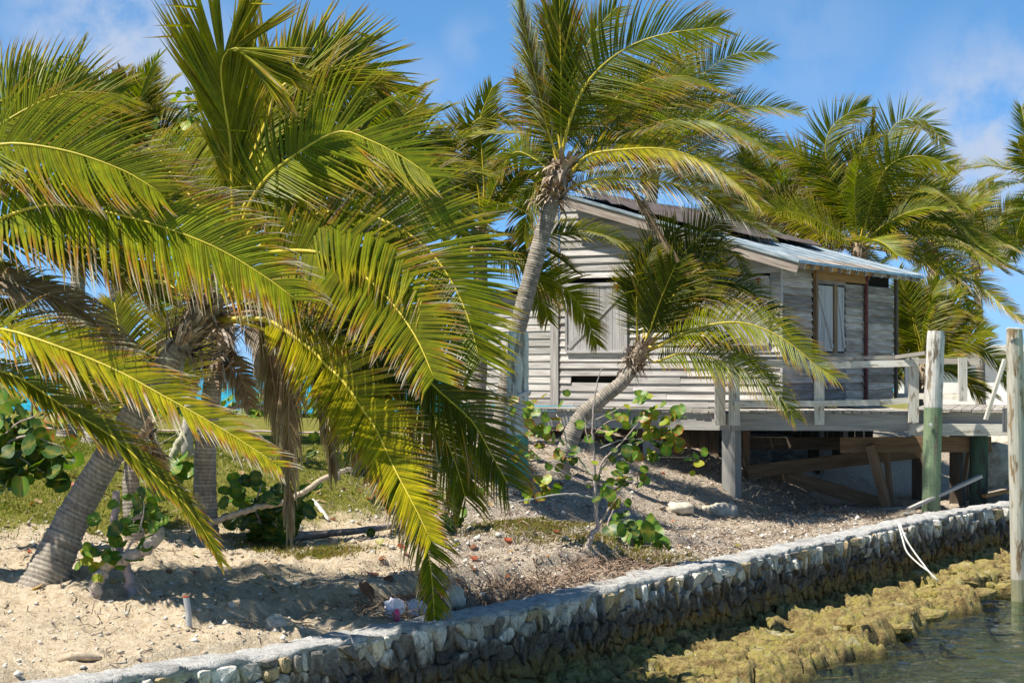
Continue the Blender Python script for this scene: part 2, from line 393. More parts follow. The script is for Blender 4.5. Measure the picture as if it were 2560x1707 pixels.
def watermat():
    m, nt, p = mat('harbour_water'); w = wpos(nt); nt.nodes.remove(p)
    b = nt.nodes.new('ShaderNodeBump'); b.inputs['Strength'].default_value = 1.0; b.inputs['Distance'].default_value = .03
    n1 = tex(nt, mapping(nt, w, (1.6, 3.0, 1)), 1.5, 4, .55); n2 = tex(nt, mapping(nt, w, (1.5, 4, 1)), 6.0, 3, .5)
    nt.links.new(mth(nt, 'ADD', n1, mth(nt, 'MULTIPLY', n2, .25)), b.inputs['Height'])
    fr = nt.nodes.new('ShaderNodeFresnel'); fr.inputs['IOR'].default_value = 1.33; nt.links.new(b.outputs[0], fr.inputs['Normal'])
    gl = nt.nodes.new('ShaderNodeBsdfGlossy'); gl.inputs['Roughness'].default_value = .04; nt.links.new(b.outputs[0], gl.inputs['Normal'])
    tr = nt.nodes.new('ShaderNodeBsdfTransparent'); tr.inputs[0].default_value = (.74, .86, .78, 1)
    ms = nt.nodes.new('ShaderNodeMixShader'); nt.links.new(fr.outputs[0], ms.inputs[0]); nt.links.new(tr.outputs[0], ms.inputs[1]); nt.links.new(gl.outputs[0], ms.inputs[2])
    nt.links.new(ms.outputs[0], nt.nodes['Material Output'].inputs[0]); return m
M['water'] = watermat()
def seamat():
    m, nt, p = mat('turquoise_sea'); w = wpos(nt); n = tex(nt, mapping(nt, w, (.02, .12, 1)), 1.0, 5, .6); y = sep(nt, w, 1)
    c = ramp(nt, n, [(.35, (.0, .17, .26)), (.55, (.005, .28, .36)), (.7, (.03, .40, .45))])
    c = mixrgb(nt, mrange(nt, y, 200, 900, 0, .8), c, (.0, .10, .24))
    nt.links.new(c, p.inputs['Base Color']); p.inputs['Roughness'].default_value = .35; p.inputs['Specular IOR Level'].default_value = .3
    bump(nt, p, tex(nt, mapping(nt, w, (.6, 1.6, 1)), 1.0, 4, .6), 1, .15); return m
M['sea'] = seamat()
M['bed'] = simple('harbour_bed', (.36,.37,.19), .9, .1, 1.5, .4)
def pilingmat(name, zsplit, top, bot, und):
    m, nt, p = mat(name); uv = coord(nt, 'UV'); w = wpos(nt); z = sep(nt, w, 2)
    g = tex(nt, mapping(nt, uv, (1.5, 40, 1)), 1.0, 5, .6); n = tex(nt, mapping(nt, w, (9, 9, 2.2)), 1.0, 5, .65); n2 = tex(nt, w, 30, 4, .6)
    wood_ = ramp(nt, g, [(.3, [x*.55 for x in und]), (.55, und), (.7, [x*1.4 for x in und])])
    tp = mixrgb(nt, mrange(nt, n, .40, .50), wood_, top); bt = mixrgb(nt, mrange(nt, n, .34, .44), wood_, bot)
    bt = mixrgb(nt, mrange(nt, n2, .58, .68, 0, .6), bt, (.03,.035,.03)) 
    c = mixrgb(nt, mrange(nt, mth(nt, 'ADD', z, mth(nt, 'MULTIPLY', n2, .02)), zsplit-.01, zsplit+.02), bt, tp)
    c = mixrgb(nt, 1.0, c, ramp(nt, g, [(.3, (.75,.75,.75)), (.6, (1.08,1.08,1.08))]), 'MULTIPLY')
    nt.links.new(c, p.inputs['Base Color']); p.inputs['Roughness'].default_value = .8; p.inputs['Specular IOR Level'].default_value = .25
    bump(nt, p, mth(nt, 'ADD', g, n), .5, .006); return m
M['pile1'] = pilingmat('piling_paint_white_over_green', CAM-.615, (.62,.60,.54), (.21,.28,.16), (.25,.20,.14))
M['pile2'] = pilingmat('piling_bare_with_white_paint', CAM-2.9, (.50,.47,.38), (.28,.27,.16), (.28,.20,.11))
M['pile3'] = pilingmat('piling_green_flaking', CAM-1.0, (.54,.60,.53), (.11,.29,.20), (.24,.25,.20))
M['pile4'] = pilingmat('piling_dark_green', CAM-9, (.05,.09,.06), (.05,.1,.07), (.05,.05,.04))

# ------------------------------------------------------------------ the shore line: retaining wall path and terrain
WP = np.array([(-14,-2.), (-6.6,9.2), (-4.6,11.95), (-2.88,14.15), (-2.24,15.0), (-1.8,15.5), (-1.17,16.6), (-.35,17.8), (.07,18.4), (.78,19.7), (1.92,21.9), (3.17,23.95),
               (4.47,26.4), (5.47,28.2), (6.57,30.3), (8.17,32.6), (10.6,36.4), (22,56), (40,90)], float)
def chaikin(P, k=2):
    for _ in range(k):
        Q = [P[0]]
        for a, b in zip(P[:-1], P[1:]): Q += [a*.75+b*.25, a*.25+b*.75]
        P = np.array(Q + [P[-1]])
    return P
WPS = chaikin(WP)
SEG = WPS[1:]-WPS[:-1]; SL = np.hypot(SEG[:,0], SEG[:,1]); CS = np.concatenate([[0], np.cumsum(SL)])
def wall_at(s):
    x = np.interp(s, CS, WPS[:,0]); y = np.interp(s, CS, WPS[:,1])
    x2 = np.interp(np.asarray(s)+.4, CS, WPS[:,0]); y2 = np.interp(np.asarray(s)+.4, CS, WPS[:,1])
    x1 = np.interp(np.asarray(s)-.4, CS, WPS[:,0]); y1 = np.interp(np.asarray(s)-.4, CS, WPS[:,1])
    tx, ty = x2-x1, y2-y1; l = np.hypot(tx, ty)+1e-9; tx, ty = tx/l, ty/l
    return x, y, tx, ty
def sdist(x, y):
    x = np.asarray(x, float); y = np.asarray(y, float); bd = np.full(x.shape, 1e9); bs = np.zeros(x.shape); sg = np.ones(x.shape)
    for i in range(len(SEG)):
        t = np.clip(((x-WPS[i,0])*SEG[i,0] + (y-WPS[i,1])*SEG[i,1])/SL[i]**2, 0, 1)
        dx = x-(WPS[i,0]+t*SEG[i,0]); dy = y-(WPS[i,1]+t*SEG[i,1]); d = np.hypot(dx, dy)
        m = d < bd; bd = np.where(m, d, bd); bs = np.where(m, CS[i]+t*SL[i], bs)
        c = SEG[i,0]*dy - SEG[i,1]*dx; sg = np.where(m, np.where(c >= 0, 1., -1.), sg)
    return bs, bd*sg
def s_of_px(px):  # arc length where the wall crosses a given picture column
    s = np.linspace(0, CS[-1], 4000); x, y, _, _ = wall_at(s); p = 1280 + x/np.maximum(y, .5)*F
    ok = (y > 8) & (y < 45); return float(np.interp(px, p[ok], s[ok]))
S1950, S2150 = s_of_px(1900), s_of_px(2130)
S900, S1500, S1100, S1400 = s_of_px(900), s_of_px(1500), s_of_px(1090), s_of_px(1420)
def gz(x, y, detail=True):
    x = np.asarray(x, float); y = np.asarray(y, float)
    s, d = sdist(x, y)
    zl = np.interp(d, [0,.4,1.5,3,4.2,6,9,15,40], [-2.17,-2.14,-2.10,-1.98,-1.78,-1.42,-1.2,-1.12,-1.05])
    zr = np.interp(d, [0,.4,1.2,2.2,4.0,5,5.8,7,8.6,15,40], [-2.24,-2.22,-2.12,-2.2,-2.2,-1.95,-1.73,-1.36,-1.2,-1.1,-1.05])
    w = smooth(S900, S1500, s); z = zl*(1-w) + zr*w
    hol = smooth(S1100, S1100+.7, s)*(1-smooth(S1400-.7, S1400, s))
    z = z - hol*.30*(1-smooth(.50, .72, d + .5*fbm(s*2.1, d*2.1)))
    er = smooth(S900-1.5, S900, s)*(1-smooth(S1500+5, S1500+8, s))
    dn = d + 1.1*fbm(s*.9, d*.6+4, 3); z = z + er*(.16*smooth(1.15, 1.32, dn) - .05)*(1-smooth(3.0, 5.0, d)) + er*.10*smooth(2.3, 2.5, dn)*(1-smooth(3.5, 5.0, d))
    z = z - .28*smooth(S1950, S2150, s)*(1-smooth(3.6, 5.2, d))
    sh = 52 + np.maximum(0, x-1)*3.0 + 1.5*np.sin(x*.35)
    z = z - np.maximum(0, y-sh)*.16
    z = np.maximum(z, -5.5)
    if detail:
        rr = 1-.75*smooth(7, 12, d)
        z = z + fbm(x*1.3, y*1.3, 4)*.26*rr + fbm(x*6, y*6, 3)*.055*rr + fbm(x*17, y*17, 2)*.030*rr + np.maximum(0, fbm(x*8.3+5, y*8.3, 3)-.02)*.16*rr
    z = np.minimum(z, np.where(y < 50, -2.245 + np.maximum(0, d-.38)*.9 + .03*fbm(s*3, d*3), 9.))
    return z + CAM
def gz1(x, y): return float(gz(np.array([x]), np.array([y]))[0])
def ghit(px, py):
    Y = np.arange(13, 70, .05); x = (px-1280)/F*Y; z = CAM+(HZ-py)/F*Y
    g = gz(x, Y); i = int(np.argmax(z <= g)); return V((x[i], Y[i], g[i]))
def n0s(s):  # back-left normal of the wall
    x, y, tx, ty = wall_at(s); return -ty, tx

def grid_obj(name, X, Y, Z, m, cols=None, smoothed=True):
    r, c = X.shape; vs = np.stack([X, Y, Z], -1).reshape(-1, 3)
    i = np.arange(r*c).reshape(r, c)
    fs = np.stack([i[:-1,:-1], i[:-1,1:], i[1:,1:], i[1:,:-1]], -1).reshape(-1, 4)
    me = bpy.data.meshes.new(name); me.from_pydata(vs.tolist(), [], fs.tolist())
    if cols is not None:
        ca = me.color_attributes.new('Col', 'FLOAT_COLOR', 'POINT'); ca.data.foreach_set('color', np.concatenate([cols.reshape(-1, 3), np.ones((r*c, 1))], 1).astype(np.float32).ravel())
    me.materials.append(m)
    if smoothed: me.polygons.foreach_set('use_smooth', [True]*len(me.polygons))
    me.update(); o = bpy.data.objects.new(name, me); return link(o)

def zone(x, y):
    s, d = sdist(x, y); w = smooth(880, 1300, 1280 + x/np.maximum(y, 5)*F + 260*fbm(x*.9, y*.9))
    lawn = smooth(4.6, 6.4, d + 1.4*fbm(x*.8, y*.8))*(1-w)
    lawn2 = smooth(9, 11, d)*w
    P1 = ghit(1360, 1305); P2 = ghit(790, 1390); P3 = ghit(1660, 1420)
    pa = np.exp(-(((x-P1.x)/.75)**2 + ((y-P1.y)/1.2)**2)*1.3); pb = np.exp(-(((x-P2.x)/.45)**2 + ((y-P2.y)/.45)**2)*1.3)
    gr = np.clip(lawn + lawn2*.6 + pa*.8 + pb*.7, 0, 1)
    de = np.clip(.06 + w*.80 + .16*smooth(2.5, 5, d)*(1-w) + (.3+.4*w)*fbm(x*1.1, y*1.1), 0, 1)
    return gr, de
ss = np.concatenate([np.linspace(0, s_of_px(-250), 30)[:-1], np.arange(s_of_px(-250), s_of_px(-70), .075), np.arange(s_of_px(-70), s_of_px(1300), .038), np.arange(s_of_px(1300)+.02, s_of_px(2750), .06), np.linspace(s_of_px(2750)+.3, CS[-1]-1, 50)])
dd = np.concatenate([np.arange(.16, 4.5, .040), np.arange(4.5, 9, .075), np.linspace(9.1, 24, 70), np.linspace(24.5, 95, 70)])
wx, wy, wtx, wty = wall_at(ss); nx, ny = -wty, wtx; N0 = V((-.866, .5))
k = smooth(2, 9, dd)[:, None]
NX = nx[None]*(1-k) + N0.x*k; NY = ny[None]*(1-k) + N0.y*k
GX = wx[None] + NX*dd[:, None]; GY = wy[None] + NY*dd[:, None]
GZ = gz(GX, GY); gr_, de_ = zone(GX, GY)
ground = grid_obj('ground', GX, GY, GZ, M['ground'], np.stack([gr_, de_, np.zeros_like(gr_)], -1)); ground['kind'] = 'structure'
me = MB(); me.add([(-3000,46,0), (3000,46,0), (3000,9000,0), (-3000,9000,0)], [(0,1,2,3)]); o = me.build('sea', M['sea']); o['kind'] = 'structure'
ax_ = np.concatenate([[-60, -20], np.arange(-2, 12, .05), [20, 90]]); ay_ = np.concatenate([[-40, 5], np.arange(13, 34, .06), [45.9]]); WX, WY = np.meshgrid(ax_, ay_)
WZ = .14*fbm(WX*1.1+WY*.25, WY*2.4, 3) + .075*fbm(WX*3.4+9, WY*7.5, 2)
o = grid_obj('harbour_water', WX, WY, WZ, M['water']); o['kind'] = 'structure'
me = MB(); me.add([(-60,-40,-.55), (90,-40,-.55), (90,60,-.55), (-60,60,-.55)], [(0,1,2,3)]); o = me.build('harbour_bed', M['bed']); o['kind'] = 'structure'
me = MB(); me.add([(-6000,45,-6), (6000,45,-6), (6000,9000,-6), (-6000,9000,-6)], [(0,1,2,3)]); o = me.build('sea_bed', M['bed']); o['kind'] = 'structure'

# rock shelf between wall and water
sl = np.arange(s_of_px(600), s_of_px(2700), .028); el = np.concatenate([np.linspace(-.1, 1.9, 84), np.linspace(2.0, 3.4, 10)])
X0, Y0, tx, ty = wall_at(sl); Sg, Eg = np.meshgrid(sl, el)
e0 = np.interp(sl, [s_of_px(900), s_of_px(1700), s_of_px(2200), s_of_px(2600)], [1.75, 1.65, 1.2, 1.35]) + .8*fbm(sl*.55, sl*0+3, 3) + .55*fbm(sl*2.0, sl*0+9, 2); e0 = e0[None]
wsx = Sg + .35*fbm(Sg*2.2, Eg*2.2, 3); wex = Eg + .35*fbm(Sg*2.2+31, Eg*2.2, 3)
nrk = np.random.RandomState(9); cpt = np.stack([nrk.uniform(sl[0]-1, sl[-1]+1, 330), nrk.uniform(-.4, 2.4, 330)], 1); chh = nrk.uniform(-.10, .12, 330); ctx = nrk.uniform(-.22, .22, (330, 2))
f1 = np.full(Sg.shape, 9.); f2 = np.full(Sg.shape, 9.); hc = np.zeros(Sg.shape)
for q in range(330):
    ax_ = (wsx-cpt[q,0])*.8; ay_ = (wex-cpt[q,1])*1.25; dq = np.sqrt(ax_**2+ay_**2); nm_ = dq < f1
    f2 = np.where(nm_, f1, np.minimum(f2, dq)); hc = np.where(nm_, chh[q]+ax_*ctx[q,0]+ay_*ctx[q,1], hc); f1 = np.where(nm_, dq, f1)
top = .22 + hc*.5 + .20*fbm(Sg*2.6, Eg*3.6, 3) + .06*fbm(Sg*9, Eg*11, 2) + .05*smooth(.2, .9, Eg/e0)*(1-smooth(.9, 1.02, Eg/e0)) + .10*(1-smooth(0, .5, Eg))
top = top - .10*(1-smooth(.0, .05, f2-f1 + .05*fbm(Sg*9, Eg*9, 2)))
q_ = top/.055; top = (np.floor(q_) + smooth(.55, .95, q_-np.floor(q_)))*.055*.6 + top*.4
pit = np.abs(fbm(Sg*5.5+60, Eg*7.5+2, 3)); top = top - .07*(1-smooth(.0, .05, pit)) - .04*smooth(.05, .16, fbm(Sg*7+20, Eg*9, 3))
top = np.maximum(top, .03 + .05*fbm(Sg*6, Eg*6, 2))
edge = smooth(.78, 1.22, (Eg + .75*fbm(Sg*2.2, Eg*2.2, 4))/e0)
ZL = top*(1-edge) + (-.42 + .1*fbm(Sg*2, Eg*2))*edge
jx = .05*fbm(Sg*5+9, Eg*5, 2); 
RX = X0[None] + ty[None]*(Eg+jx); RY = Y0[None] - tx[None]*(Eg+jx)
shelf = grid_obj('rock_shelf', RX, RY, ZL, M['ledge'], None, True); shelf['kind'] = 'structure'

# ------------------------------------------------------------------ retaining wall: core, coping, stones
ZT = CAM-2.2; ZB = -.15
wroot = empty('retaining_wall', (0.07, 18.4, 0)); tag(wroot, 'rubble limestone retaining wall with pale concrete coping along the water', 'wall')
sw = np.arange(s_of_px(-150), s_of_px(2680), .07); x, y, tx, ty = wall_at(sw)
mb = MB(); prof = [(-.005, ZB), (-.005, ZT-.05), (.30, ZT-.05), (.30, ZB)]
vs = []
for i in range(len(sw)):
    for (d, z) in prof: vs.append((x[i]-ty[i]*d, y[i]+tx[i]*d, z))
fs = []
for i in range(len(sw)-1):
    for k in range(4): fs.append((i*4+k, (i+1)*4+k, (i+1)*4+(k+1)%4, i*4+(k+1)%4))
mb.add(vs, fs); mb.build('mortar_core', M['mortar'], wroot)
mb = MB(); vs = []; fs = []
prof = [(.02, -.11), (-.015, -.085), (-.03, -.045), (-.022, -.006), (.02, .004), (.10, .006), (.20, .002), (.30, .004), (.38, -.002), (.44, -.025), (.45, -.2)]
for i in range(len(sw)):
    for j, (d, z) in enumerate(prof):
        q = .055*float(fbm(sw[i]*2.2, j*.7+50, 3)) + .055*float(fbm(sw[i]*8, j*1.3+80, 3))
        qd = (.10*float(fbm(sw[i]*1.3, 7.7, 3)) + .17*float(fbm(sw[i]*6.5, j*.5+3, 3)))*(1 if j < 5 else 1.7 if j > 7 else .3)
        d2 = d+qd; vs.append((x[i]-ty[i]*d2, y[i]+tx[i]*d2, ZT+z+q*(1.6 if j < 4 else 1)))
n = len(prof)
for i in range(len(sw)-1):
    for j in range(n-1): fs.append((i*n+j, (i+1)*n+j, (i+1)*n+j+1, i*n+j+1))
mb.add(vs, fs); mb.build('coping', M['coping'], wroot, smooth=True)
# rubble stones by clipped cells in (s, h)
def clip_cell(c, nb, box):
    poly = box
    for q in nb:
        mx, my = (c[0]+q[0])/2, (c[1]+q[1])/2; ax, ay = q[0]-c[0], q[1]-c[1]; out = []
        for i in range(len(poly)):
            a = poly[i]; b = poly[(i+1) % len(poly)]
            da = (a[0]-mx)*ax+(a[1]-my)*ay; db = (b[0]-mx)*ax+(b[1]-my)*ay
            if da <= 0: out.append(a)
            if (da < 0) != (db < 0) and abs(da-db) > 1e-12:
                t = da/(da-db); out.append((a[0]+(b[0]-a[0])*t, a[1]+(b[1]-a[1])*t))
        poly = out
        if len(poly) < 3: return None
    return poly
rs = random.Random(4); pts = []
s0, s1 = s_of_px(60), s_of_px(2640); h0, h1 = ZB+.05, ZT-.07
ww = s0; ci = 0
while ww < s1:
    sp = .118
    hh = h0 + rs.uniform(0, .12)
    while hh < h1+.02:
        if rs.random() > .15: pts.append((ww + rs.uniform(-.055, .055), hh + rs.uniform(-.06, .06)))
        hh += rs.uniform(.09, .22)
    ww += sp
pa = np.array(pts); stones = []
for i, c in enumerate(pts):
    dx = pa[:,0]-c[0]; dy = pa[:,1]-c[1]; idx = np.argsort(dx*dx+dy*dy)[1:15]
    poly = clip_cell(c, [pts[j] for j in idx], [(c[0]-.17, max(h0-.05, c[1]-.2)), (c[0]+.17, max(h0-.05, c[1]-.2)), (c[0]+.17, min(h1+.04, c[1]+.2)), (c[0]-.17, min(h1+.04, c[1]+.2))])
    if not poly or len(poly) < 3: continue
    stones.append((c, poly))
def stone_geo(mb, c, poly, r):
    gx = sum(p[0] for p in poly)/len(poly); gy = sum(p[1] for p in poly)/len(poly)
    P = []
    for i in range(len(poly)):                  # rounder outline: corner cut points
        a = poly[i]; b = poly[(i+1) % len(poly)]; L = math.hypot(a[0]-b[0], a[1]-b[1])
        if L < .02: P.append(((a[0]+b[0])/2, (a[1]+b[1])/2)); continue
        P.append((a[0]*.84+b[0]*.16, a[1]*.84+b[1]*.16)); P.append((a[0]*.16+b[0]*.84, a[1]*.16+b[1]*.84))
    n = len(P); pr = r.uniform(.02, .075); rings = [(.97, -.03), (.93, pr*.75), (.74, pr)]
    tx_ = r.uniform(-.4, .4); ty_ = r.uniform(-.4, .4)
    vs = []
    for k, (sc_, dp) in enumerate(rings):
        for (u, h) in P:
            j = r.uniform(.93, 1.05) if k else 1
            uu = gx + (u-gx)*sc_*j; hh = gy + (h-gy)*sc_*j
            d = dp + (0 if k == 0 else ((u-gx)*tx_ + (h-gy)*ty_)*sc_ + r.uniform(-.008, .008))
            vs.append((uu, hh, d))
    vs.append((gx, gy, pr*1.05))
    out = []
    for (u, h, d) in vs:
        X, Y, a, b = wall_at(u); out.append((float(X + b*d), float(Y - a*d), h))
    fs = []
    for k in range(2):
        for i in range(n): fs.append((k*n+i, k*n+(i+1) % n, (k+1)*n+(i+1) % n, (k+1)*n+i))
    for i in range(n): fs.append((2*n+i, 2*n+(i+1) % n, 3*n))
    t = r.random()
    col = (.66,.63,.56) if t < .42 else (.45,.42,.36) if t < .64 else (.44,.34,.20) if t < .80 else (.22,.20,.175)
    q = r.uniform(.8, 1.1); col = tuple(min(.8, x*q) for x in col)
    mb.add(out, fs, None, [col]*len(out))
vis = []
for c, poly in stones:
    X, Y, _, _ = wall_at(c[0]); px = 1280+float(X)/float(Y)*F; py = HZ-(c[1]-CAM)/float(Y)*F
    A = 0
    for i in range(len(poly)): a = poly[i]; b = poly[(i+1) % len(poly)]; A += a[0]*b[1]-a[1]*b[0]
    inside = -5 < px < 2565 and py < 1712
    vis.append((abs(A)*.5/float(Y)**2 if inside else 0, c, poly))
vis.sort(key=lambda q: -q[0])
mrest = MB()
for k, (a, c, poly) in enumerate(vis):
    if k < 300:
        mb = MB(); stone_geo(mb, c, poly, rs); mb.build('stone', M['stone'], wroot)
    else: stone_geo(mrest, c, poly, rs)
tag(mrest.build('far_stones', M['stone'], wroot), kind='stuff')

# ------------------------------------------------------------------ the shack
A31 = math.radians(31); HX = V((math.cos(A31), -math.sin(A31), 0)); HY = V((math.sin(A31), math.cos(A31), 0)); UZ = V((0,0,1))
ZD = CAM-.70
HC = V((4.88, 36.0, ZD))
def H(x, y, z): return HC + HX*x + HY*y + UZ*z
def fl(px, py, y=0):      # picture point on the front-wall plane -> local x, z
    w = plane_hit(px, py, H(0, y, 0), HY) - HC; return w.dot(HX), w.z
def sl_(px, py, x=0):     # picture point on the side-wall plane -> local y, z
    w = plane_hit(px, py, H(x, 0, 0), HX) - HC; return w.dot(HY), w.z
XL = fl(1388, 900)[0]; YB = sl_(2238, 900)[0]
house = empty('beach_shack', H(-2.3, 2.9, 0)); tag(house, 'weathered grey clapboard shack with metal shed roof on the deck', 'shack')
ra = fl(1997, 655, -.35); rb = fl(1420, 492, -.35); RSL = (rb[1]-ra[1])/(rb[0]-ra[0])
def rz(x): return ra[1] + (x-ra[0])*RSL           # roof underside-ish height by local x
# inner box coloured near-black so gaps between boards read as shade
mb = MB(); T_ = .10
zl_, zr_ = rz(XL)-.17, rz(0)-.17
vs = [H(XL+T_, T_, .02), H(-T_, T_, .02), H(-T_, YB-T_, .02), H(XL+T_, YB-T_, .02), H(XL+T_, T_, zl_), H(-T_, T_, zr_), H(-T_, YB-T_, zr_), H(XL+T_, YB-T_, zl_)]
mb.add(vs, [(0,1,5,4), (1,2,6,5), (2,3,7,6), (3,0,4,7), (0,3,2,1), (4,5,6,7)]); mb.build('inner_shade_box', M['void'], house)
rs = random.Random(8); ROW = .1435
w1 = (fl(1418, 712), fl(1570, 880)); w2 = (fl(1768, 697), fl(1925, 862))
def clapf(x0, x1, z, m=M['clap'], y=0, h=ROW, tilt=.02, dz0=0, dz1=0):
    p0 = H(x0, y, z+dz0); p1 = H(x1, y, z+dz1)
    X = (p1-p0)/2; up = (UZ*(h*1.12) + HY*tilt).normalized()
    n = X.normalized().cross(up)
    mb = MB(); mb.obox((p0+p1)/2 + up*h*.56 - HY*.012 + V((0,0,0)), X, up*h*.56, n*.013); return mb.build('clapboard', m, house)
nrow = int((rz(XL)+.1)/ROW)+1
for r in range(nrow):
    z = .015 + r*ROW; top = z+ROW*1.1
    xr = -.004
    if top > rz(0)-.10: xr = min(xr, ra[0] + (top+.07-ra[1])/RSL)
    if xr < XL+.25: continue
    segs = [(XL+.10, xr)]
    for (wa, wb) in (w1, w2):
        if z+ROW > wb[1]+.01 and z < wa[1]-.02:
            ns = []
            for a, b in segs:
                if a < wa[0] < b: ns.append((a, wa[0]-.002)); 
                if a < wb[0] < b: ns.append((wb[0]+.002, b))
                if not (a < wa[0] < b) and not (a < wb[0] < b): ns.append((a, b))
            segs = ns
    fin = []
    for a, b in segs:
        if b-a > 2.6 and rs.random() < .8:
            c = a + (b-a)*rs.uniform(.3, .7); fin += [(a, c-.002), (c+.002, b)]
        else: fin.append((a, b))
    for a, b in fin:
        if r == 3 and a < XL+1: a0, b0 = a, b; b = min(b, XL+.35); clapf(XL+1.42, b0, z); 
        if b-a > .04: clapf(a, b, z + rs.uniform(-.006, .006), dz0=rs.uniform(-.006, .006), dz1=rs.uniform(-.008, .006), tilt=.034+rs.uniform(-.006, .010))
# planks added below the floor to block sky light and darken the underside
for (a_, b_, fx) in ((XL+.1, -.3, YB-.15), (XL+.1, -1.3, .35)):
    for k in range(int((b_-a_)/.2)): one('light_block_plank', M['darkw'], house, H(a_+.2*(k+.5), fx, -.82+rs.uniform(-.05, .05)), HX*.094, HY*.012, UZ*.80)
for k in range(int((YB-.5)/.2)): one('light_block_plank', M['darkw'], house, H(XL+.05, .4+.2*k, -.82), HY*.094, HX*.012, UZ*.80)
# lower lean-to beyond the corner board
mb = MB(); zz = 2.05
XE = XL-2.4
vs = [H(XE, .2, .02), H(XL, .2, .02), H(XL, 3.2, .02), H(XE, 3.2, .02), H(XE, .2, zz), H(XL, .2, zz+.2), H(XL, 3.2, zz+.2), H(XE, 3.2, zz)]
mb.add(vs, [(0,1,5,4), (1,2,6,5), (2,3,7,6), (3,0,4,7), (0,3,2,1), (4,5,6,7)]); mb.build('lean_to_wall', M['void'], house)
for r in range(15): clapf(XE, XL-.075, .015+r*ROW+rs.uniform(-.006, .006), y=.08, dz0=rs.uniform(-.008, .008))
one('lean_to_roof', M['tar'], house, H(XL-1.25, 1.6, zz+.17), HX*1.25+UZ*.1, HY*1.7, UZ*.02)
one('corner_board', M['clap'], house, H(XL+.005, -.035, zl_/2), HX*.088, HY*.018, UZ*(zl_/2-.01))
one('corner_board', M['shut'], house, H(.004, -.02, zr_/2-.02), HX*.022, HY*.02, UZ*(zr_/2-.03))
def shutter(nm, org, ex, w, h, out, brace, npl, hinge=True, frame=True, sh=M['shut']):
    """org lower-left corner in world, ex unit along wall, out outward unit"""
    root = MB(); root.obox(org + ex*w/2 + UZ*h/2 - out*.004, ex*w/2, UZ*h/2, out*.012); s = root.build('shutter', M['void'], house)
    if frame:
        for c, X, Z in ((org+ex*w/2+UZ*.012, ex*(w/2), UZ*.024), (org+ex*w/2+UZ*(h-.01), ex*(w/2), UZ*.03), (org+ex*.012+UZ*h/2, ex*.022, UZ*(h/2-.03)), (org+ex*(w-.012)+UZ*h/2, ex*.022, UZ*(h/2-.03))):
            one('frame', M['shut'], s, c+out*.028, X, Z, out*.02)
    pw = (w-.05)/npl
    for k in range(npl): one('plank', sh, s, org + ex*(.025+pw*(k+.5)) + UZ*(h/2) + out*(.014+rs.uniform(-.002, .003)), ex*(pw/2-.004), UZ*(h/2-.03), out*.009)
    if brace:
        a = org + ex*.06 + UZ*.09 + out*.034; b = org + ex*(w-.06) + UZ*(h-.13) + out*.034
        if brace < 0: a = org + ex*(w-.06) + UZ*.09 + out*.034; b = org + ex*.06 + UZ*(h-.13) + out*.034
        bm_('brace', M['shut'], s, a, b, .018, .085, up=out.cross(b-a))
    if hinge:
        for q in hinge: 
            mb = MB(); c = org + ex*w*q + UZ*(h-.03) + out*.05; mb.obox(c, ex*.045, UZ*.02, out*.008); mb.obox(c-UZ*.07, ex*.016, UZ*.06, out*.006); mb.build('hinge', M['rust'], s)
    return s
shutter('a', H(w1[0][0], -.02, w1[1][1]), HX, w1[1][0]-w1[0][0], w1[0][1]-w1[1][1], -HY, 1, 9, (.84,))
shutter('b', H(w2[0][0], -.02, w2[1][1]), HX, w2[1][0]-w2[0][0], w2[0][1]-w2[1][1], -HY, -1, 9, (.22, .84))
# side wall (in shade): short boards between posts, tall shutter pair, pipe, far trim
def yv(px): return sl_(px, 900)[0]
ys = [.03, yv(2030), yv(2112), yv(2157), yv(2232)]
zwin0, zwin1 = sl_(2075, 882)[1], sl_(2075, 712)[1]
ztop = rz(0)-.10
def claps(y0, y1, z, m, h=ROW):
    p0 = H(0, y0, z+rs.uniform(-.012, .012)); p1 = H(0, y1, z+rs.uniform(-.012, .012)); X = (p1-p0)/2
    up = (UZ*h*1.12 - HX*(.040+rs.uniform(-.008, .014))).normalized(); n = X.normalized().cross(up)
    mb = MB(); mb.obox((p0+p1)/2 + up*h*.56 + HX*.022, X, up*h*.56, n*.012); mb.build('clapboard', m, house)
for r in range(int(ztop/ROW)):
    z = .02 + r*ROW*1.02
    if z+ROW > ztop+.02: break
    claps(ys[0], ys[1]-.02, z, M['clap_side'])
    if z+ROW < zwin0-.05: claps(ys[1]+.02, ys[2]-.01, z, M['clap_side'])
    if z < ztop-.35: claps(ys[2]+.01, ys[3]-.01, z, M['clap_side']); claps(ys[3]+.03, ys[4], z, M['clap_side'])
one('door_post', M['brown'], house, H(.05, ys[1]+.06, (zwin1+.35)/2+.25), HX*.035, HY*.045, UZ*((zwin1-.1)/2))
one('window_surround', M['clap_side'], house, H(.0, (ys[1]+ys[2])/2, zwin1+.06), HX*.02, HY*((ys[2]-ys[1])/2), UZ*.06)
one('window_surround', M['clap_side'], house, H(.0, (ys[1]+ys[2])/2, zwin0-.05), HX*.02, HY*((ys[2]-ys[1])/2), UZ*.05)
g = (ys[2]-ys[1])
shutter('c', H(.02, ys[1]+.13, zwin0), HY, g*.50, zwin1-zwin0, HX, -1, 4, None, False)
shutter('d', H(.02, ys[1]+.13+g*.60, zwin0), HY, g*.26, zwin1-zwin0, HX, -1, 2, None, False)
one('stile', M['brown'], house, H(.045, ys[1]+.13+g*.55, (zwin0+zwin1)/2), HX*.02, HY*g*.05, UZ*((zwin1-zwin0)/2))
one('header_beam', M['orange'], house, H(.045, (ys[1]+ys[3])/2, ztop-.14), HX*.03, HY*((ys[3]-ys[1])/2), UZ*.12)
